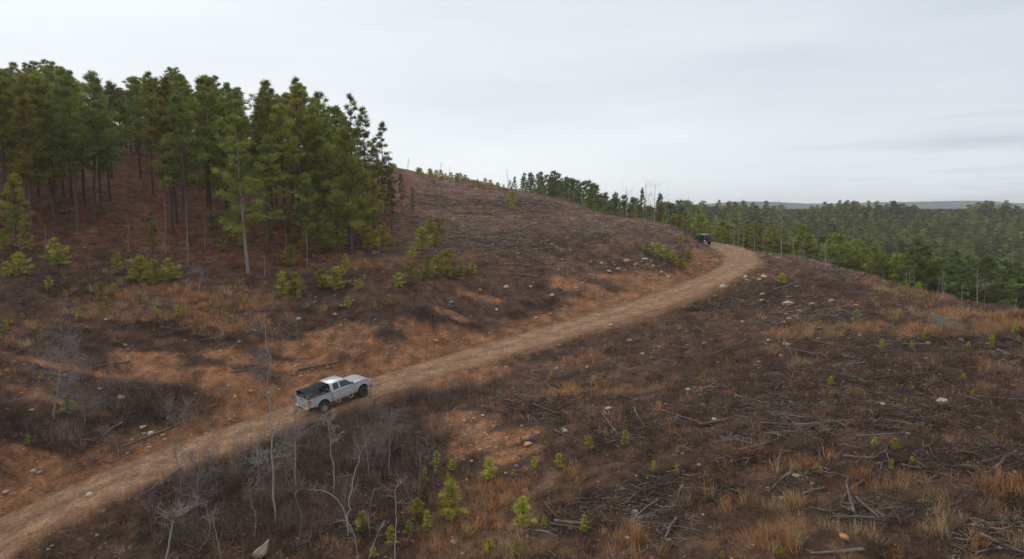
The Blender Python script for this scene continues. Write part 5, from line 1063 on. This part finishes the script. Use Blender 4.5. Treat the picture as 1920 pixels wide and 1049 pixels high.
def offroader(loc, rot):
    T = link('off_road_vehicle', None, loc=loc); T.rotation_euler = rot; W = 0.86
    DK = paint('dark_green_paint', (0.035, 0.042, 0.042), 0.35, 0.1, dust=0.6); ROOF = paint('grey_soft_top', (0.30, 0.31, 0.32), 0.7, dust=0.3); PL = paint('white_plate', (0.62, 0.66, 0.64), 0.5)
    bm = bmesh.new(); prism(bm, [(-2.1, 0.70), (-2.1, 1.22), (0.55, 1.22), (0.75, 1.24), (1.95, 1.12), (2.0, 0.75)] + arch(1.45, 0.42, 0.48, 0.70, 7) + [(0.95, 0.62), (-0.9, 0.62)] + arch(-1.45, 0.42, 0.48, 0.70, 7), -W + 0.08, W - 0.08); bm_obj('body', bm, DK, T, 0.03)
    for s in (-1, 1):
        for cx in (-1.45, 1.45):
            f = bmesh.new(); prism(f, arch(cx, 0.42, 0.62, 0.75, 7) + arch(cx, 0.42, 0.50, 0.75, 7)[::-1], s * (W - 0.10), s * (W + 0.10)); bm_obj('mudguard', f, BLACKP, T)
    bm = bmesh.new(); frustum(bm, (-2.08, 0.62, 0.76), (-1.98, 0.30, 0.66), 1.225, 1.80); bm_obj('cab', bm, DK, T, 0.04)
    bm = bmesh.new(); box(bm, -2.04, 0.36, -0.70, 0.70, 1.802, 1.87); bm_obj('roof', bm, ROOF, T, 0.03)
    for s in (-1, 1):
        for u0, u1 in ((-1.85, -1.15), (-1.05, -0.40), (-0.30, 0.42)): pane('side_window', [(u0, s * 0.752, 1.30), (u1, s * 0.752, 1.30), (u1 - 0.07, s * 0.676, 1.73), (u0 + 0.03, s * 0.676, 1.73)], GLS, T, (0, s, 0))
        bm = bmesh.new(); box(bm, -2.13, -2.07, s * 0.60, s * 0.76, 0.95, 1.15); bm_obj('taillight', bm, REDL, T, 0.01)
    pane('rear_window', [(-2.065, -0.60, 1.30), (-2.065, 0.60, 1.30), (-1.995, 0.55, 1.73), (-1.995, -0.55, 1.73)], GLS, T, (-1, 0, 0))
    pane('windscreen', [(0.60, -0.66, 1.28), (0.60, 0.66, 1.28), (0.33, 0.60, 1.76), (0.33, -0.60, 1.76)], GLS, T, (1, 0, 0.3))
    bm = bmesh.new(); bmesh.ops.create_cone(bm, cap_ends=True, segments=20, radius1=0.39, radius2=0.37, depth=0.24, matrix=Matrix.Translation((-2.26, 0, 1.08)) @ Matrix.Rotation(math.pi / 2, 4, 'Y')); sp_ = bm_obj('spare_wheel', bm, RUB, T, 0.03)
    bm = bmesh.new(); bmesh.ops.create_cone(bm, cap_ends=True, segments=16, radius1=0.2, radius2=0.2, depth=0.04, matrix=Matrix.Translation((-2.39, 0, 1.08)) @ Matrix.Rotation(math.pi / 2, 4, 'Y')); bm_obj('rim', bm, DKW, sp_)
    bm = bmesh.new(); box(bm, -2.28, -2.10, -0.80, 0.80, 0.52, 0.66); bm_obj('rear_bumper', bm, BLACKP, T, 0.02)
    bm = bmesh.new(); box(bm, 2.0, 2.2, -0.80, 0.80, 0.52, 0.66); bm_obj('front_bumper', bm, BLACKP, T, 0.02)
    bm = bmesh.new(); box(bm, -2.16, -2.13, 0.42, 0.74, 0.70, 0.88); bm_obj('number_plate', bm, PL, T)
    for x in (-1.45, 1.45):
        for s in (-1, 1): wheel(T, x, s * 0.76, 0.42, 0.27, DKW, 0.52, 5)
    tag(T, 'dark boxy off-road car with spare wheel, far away where the road bends away', 'off-road car')
lc, rt = seat_on_road(1314, 452, 1.4, 0, R(14), 124); offroader(lc, rt); print('offroader', lc, [math.degrees(a) for a in rt])

# ------------------------------------------------------------------ labels: each says which one
ORD = ['first', 'second', 'third', 'fourth', 'fifth', 'sixth', 'seventh', 'eighth', 'ninth', 'tenth', 'eleventh', 'twelfth', 'thirteenth', 'fourteenth', 'fifteenth', 'sixteenth', 'seventeenth', 'eighteenth', 'nineteenth', 'twentieth']
ORD += [t + '-' + o for t in ('twenty', 'thirty', 'forty', 'fifty') for o in ORD[:9]]
def zone_of(px, py):
    Z_ = [((780, 965, 300, 408), 'in the low scrub just under the skyline'), ((0, 330, 400, 470), 'among the pine trunks on the left hill'), ((330, 640, 400, 500), 'at the foot of the pine stand'), ((640, 720, 380, 500), 'at the right end of the pine stand'),
      ((0, 200, 470, 560), 'on the hillside at far left'), ((200, 420, 500, 620), 'in the dry grass below the left pines'), ((0, 200, 560, 660), 'on the dark slope at far left'), ((0, 480, 660, 900), 'on the bank above the left end of the road'),
      ((420, 600, 500, 660), 'on the slope straight above the pickup'), ((600, 720, 500, 660), 'on the slope right above the pickup'), ((480, 800, 660, 720), 'beside the road above the pickup'), ((720, 910, 400, 545), 'on the slope right of the pine stand'), ((720, 1000, 545, 660), 'on the cut bank at mid road'),
      ((730, 1100, 330, 500), 'high on the cleared slope under the crest'), ((910, 1120, 500, 600), 'on the slope above the upper road'), ((1100, 1200, 400, 560), 'on the rocky cut bank before the bend'), ((1200, 1345, 440, 560), 'at the inside of the road bend'),
      ((1300, 1480, 500, 620), 'just right of the road bend'), ((1000, 1300, 600, 700), 'beside the lower edge of the upper road'), ((1300, 1480, 620, 700), 'on the slope below the road bend'), ((1420, 1600, 470, 560), 'along the ridge edge by the valley'),
      ((1480, 1640, 560, 640), 'on the upper right slope by the grey rocks'), ((1480, 1640, 640, 700), 'on the right slope below the grey rocks'), ((1640, 1780, 530, 610), 'at the valley edge right of centre'), ((1640, 1780, 610, 700), 'on the right slope around the pale dead shrub'), ((1780, 1930, 560, 700), 'at the far right near the valley edge'),
      ((980, 1200, 690, 800), 'on the brown ground right of the stony patch'), ((1200, 1350, 700, 800), 'in the slash right of centre'), ((1350, 1500, 690, 800), 'in the dark slash field right of centre'), ((1500, 1660, 700, 800), 'on the dark right slope'), ((1660, 1930, 700, 800), 'on the dark slope at far right'),
      ((660, 780, 760, 1050), 'in the dark thicket left of the green saplings'), ((780, 980, 760, 900), 'around the stony patch below the road'), ((780, 880, 900, 1050), 'in the rusty grass at bottom centre left'), ((880, 1100, 900, 1050), 'in the rusty grass at bottom centre'), ((980, 1150, 800, 900), 'in the dead brush below the stony patch'),
      ((1150, 1300, 800, 900), 'in the brush right of bottom centre'), ((1100, 1300, 900, 1050), 'by the dark slash at bottom right of centre'), ((1300, 1480, 800, 900), 'in the middle of the lower right slash'), ((1480, 1700, 800, 900), 'above the tawny grass at lower right'), ((1700, 1930, 800, 900), 'at the right edge above the tawny grass'),
      ((1300, 1520, 900, 1050), 'at the bottom left of the tawny grass'), ((1520, 1700, 900, 1050), 'in the tawny grass at bottom right'), ((1700, 1930, 900, 1050), 'in the bottom right corner'), ((0, 700, 880, 1050), 'below the road at bottom left')]
    for i, ((a, b, c, d), s) in enumerate(Z_):
        if a <= px < b and c <= py < d: return s
    return 'on the cleared hillside'
fam = {}
for o, key, px, py in THINGS:
    if key in ('sapling', 'rock', 'log'): fam.setdefault((key, zone_of(px, py)), []).append((px, py, o))
for (key, z), L_ in fam.items():
    L_.sort(key=lambda v: v[0]); n = len(L_)
    for i, (px, py, o) in enumerate(L_):
        if key == 'sapling':
            nm = ('bushy green young pine ' if o.name.startswith('pine_sap') and o['tall'] > 1.6 else 'small green pine seedling ') if not o.name.startswith('slender') else 'slender young pine with a bare stem '
            cat, gp = 'young pine', 'young pines regrowing on the cleared slopes'
        elif key == 'rock': nm = {'grey': 'grey rock ', 'orange': 'rusty orange rock ', 'pale': 'pale rock '}[o['tone']]; cat, gp = 'rock', 'rocks lying on the cleared slopes'
        else: nm = {'grey': 'weathered grey log ', 'dark': 'dark rotting log '}[o['tone']]; cat, gp = 'log', 'felled logs left on the slopes'
        same = [v for v in L_ if (v[2].get('tone') == o.get('tone')) and (key != 'sapling' or ((v[2]['tall'] > 1.6) == (o['tall'] > 1.6) and v[2].name.split('.')[0] == o.name.split('.')[0]))]
        r_ = [v[2] for v in same].index(o); m_ = len(same)
        lab = nm + z + ('' if m_ == 1 else ', leftmost of %s' % ('two' if m_ == 2 else 'its group') if r_ == 0 else ', rightmost' if r_ == m_ - 1 else ', %s from the left' % ORD[r_])
        if len(lab.replace('-', ' ').split()) > 16: lab = lab.replace(' of its group', '').replace(' of two', '').replace('from the left', 'from left').replace('bushy green ', 'bushy ').replace('small green ', 'small ').replace('weathered grey', 'grey').replace('dark rotting', 'dark').replace('slender young pine with a bare stem', 'slender young pine').replace('rusty orange', 'orange')
        if len(lab.split()) > 16: print('LONG', lab)
        tag(o, lab, cat, gp)
ST = {'stand': [], 'ridge': [], 'ridge_small': [], 'ridge_end': [], 'valley': [], 'valley_young': []}
for o, key, px, py in THINGS:
    if key in ST: ST[key].append((px, py, o))
for px, py, o in ST['stand']:
    gp = 'pines of the dense stand on the left hill'; d = o.location.y
    if px < 215: l_ = 'tall green pine deep in the stand left of the bare gap' if d > 100 else 'tall front row pine of the stand left of the bare gap'
    elif px < 480: l_ = 'tall green pine deep in the middle of the stand' if d > 100 else 'tall front row pine in the middle of the stand'
    else: l_ = 'green pine deep in the right part of the stand' if d > 100 else 'front row pine in the right part of the stand'
    tag(o, l_, 'pine', gp)
tag(ST['stand'][0][2], 'tall pine with a pale grey trunk standing foremost of the stand on the left hill', 'pine', 'pines of the dense stand on the left hill')
for px, py, o in ST['ridge']: tag(o, 'dark green pine in the row rising behind the crest of the cleared slope', 'pine', 'pines behind the crest')
for px, py, o in ST['ridge_small']: tag(o, 'small young pine poking over the skyline right of the pine stand', 'pine', 'young pines along the skyline')
for (px, py, o), l_ in zip(ST['ridge_end'], ['slim dark pine leftmost beside the tall dead snags on the skyline', 'bushy topped pine just right of the tall dead snags', 'thin pine between the two tall dead snags', 'rounded low pine below right of the tall snags', 'medium pine close behind the snags at the slope end', 'crooked open pine at the inside of the bend left of the off-road car', 'loose crowned pine right behind the off-road car']): tag(o, l_, 'pine', 'pines at the end of the crest')
for px, py, o in ST['valley']: tag(o, 'large green pine at the near edge of the valley wood beyond the right slope', 'pine', 'nearest pines of the valley wood')
for px, py, o in ST['valley_young']: tag(o, 'bright green young pine in the regrowth beyond the road bend', 'pine', 'young pines beyond the bend')
sn = sorted([o for o in S.objects if o.get('category') == 'snag' and not o.get('label')], key=lambda o: project(o.location)[0])
segs = [('on the skyline above the cleared slope', -1, 1130), ('at the right end of the crest', 1130, 1300), ('beyond the road bend', 1300, 1450), ('past the ridge edge right of the bend', 1450, 1600), ('at the valley edge on the right', 1600, 1780), ('at the far right valley edge', 1780, 2500)]
for nm, a, b in segs:
    L_ = [o for o in sn if a <= project(o.location)[0] < b]
    for i, o in enumerate(L_): tag(o, 'bare grey dead snag ' + nm + (', leftmost' if i == 0 else ', rightmost' if i == len(L_) - 1 else ', %s from the left' % ORD[i]), group='dead snags')
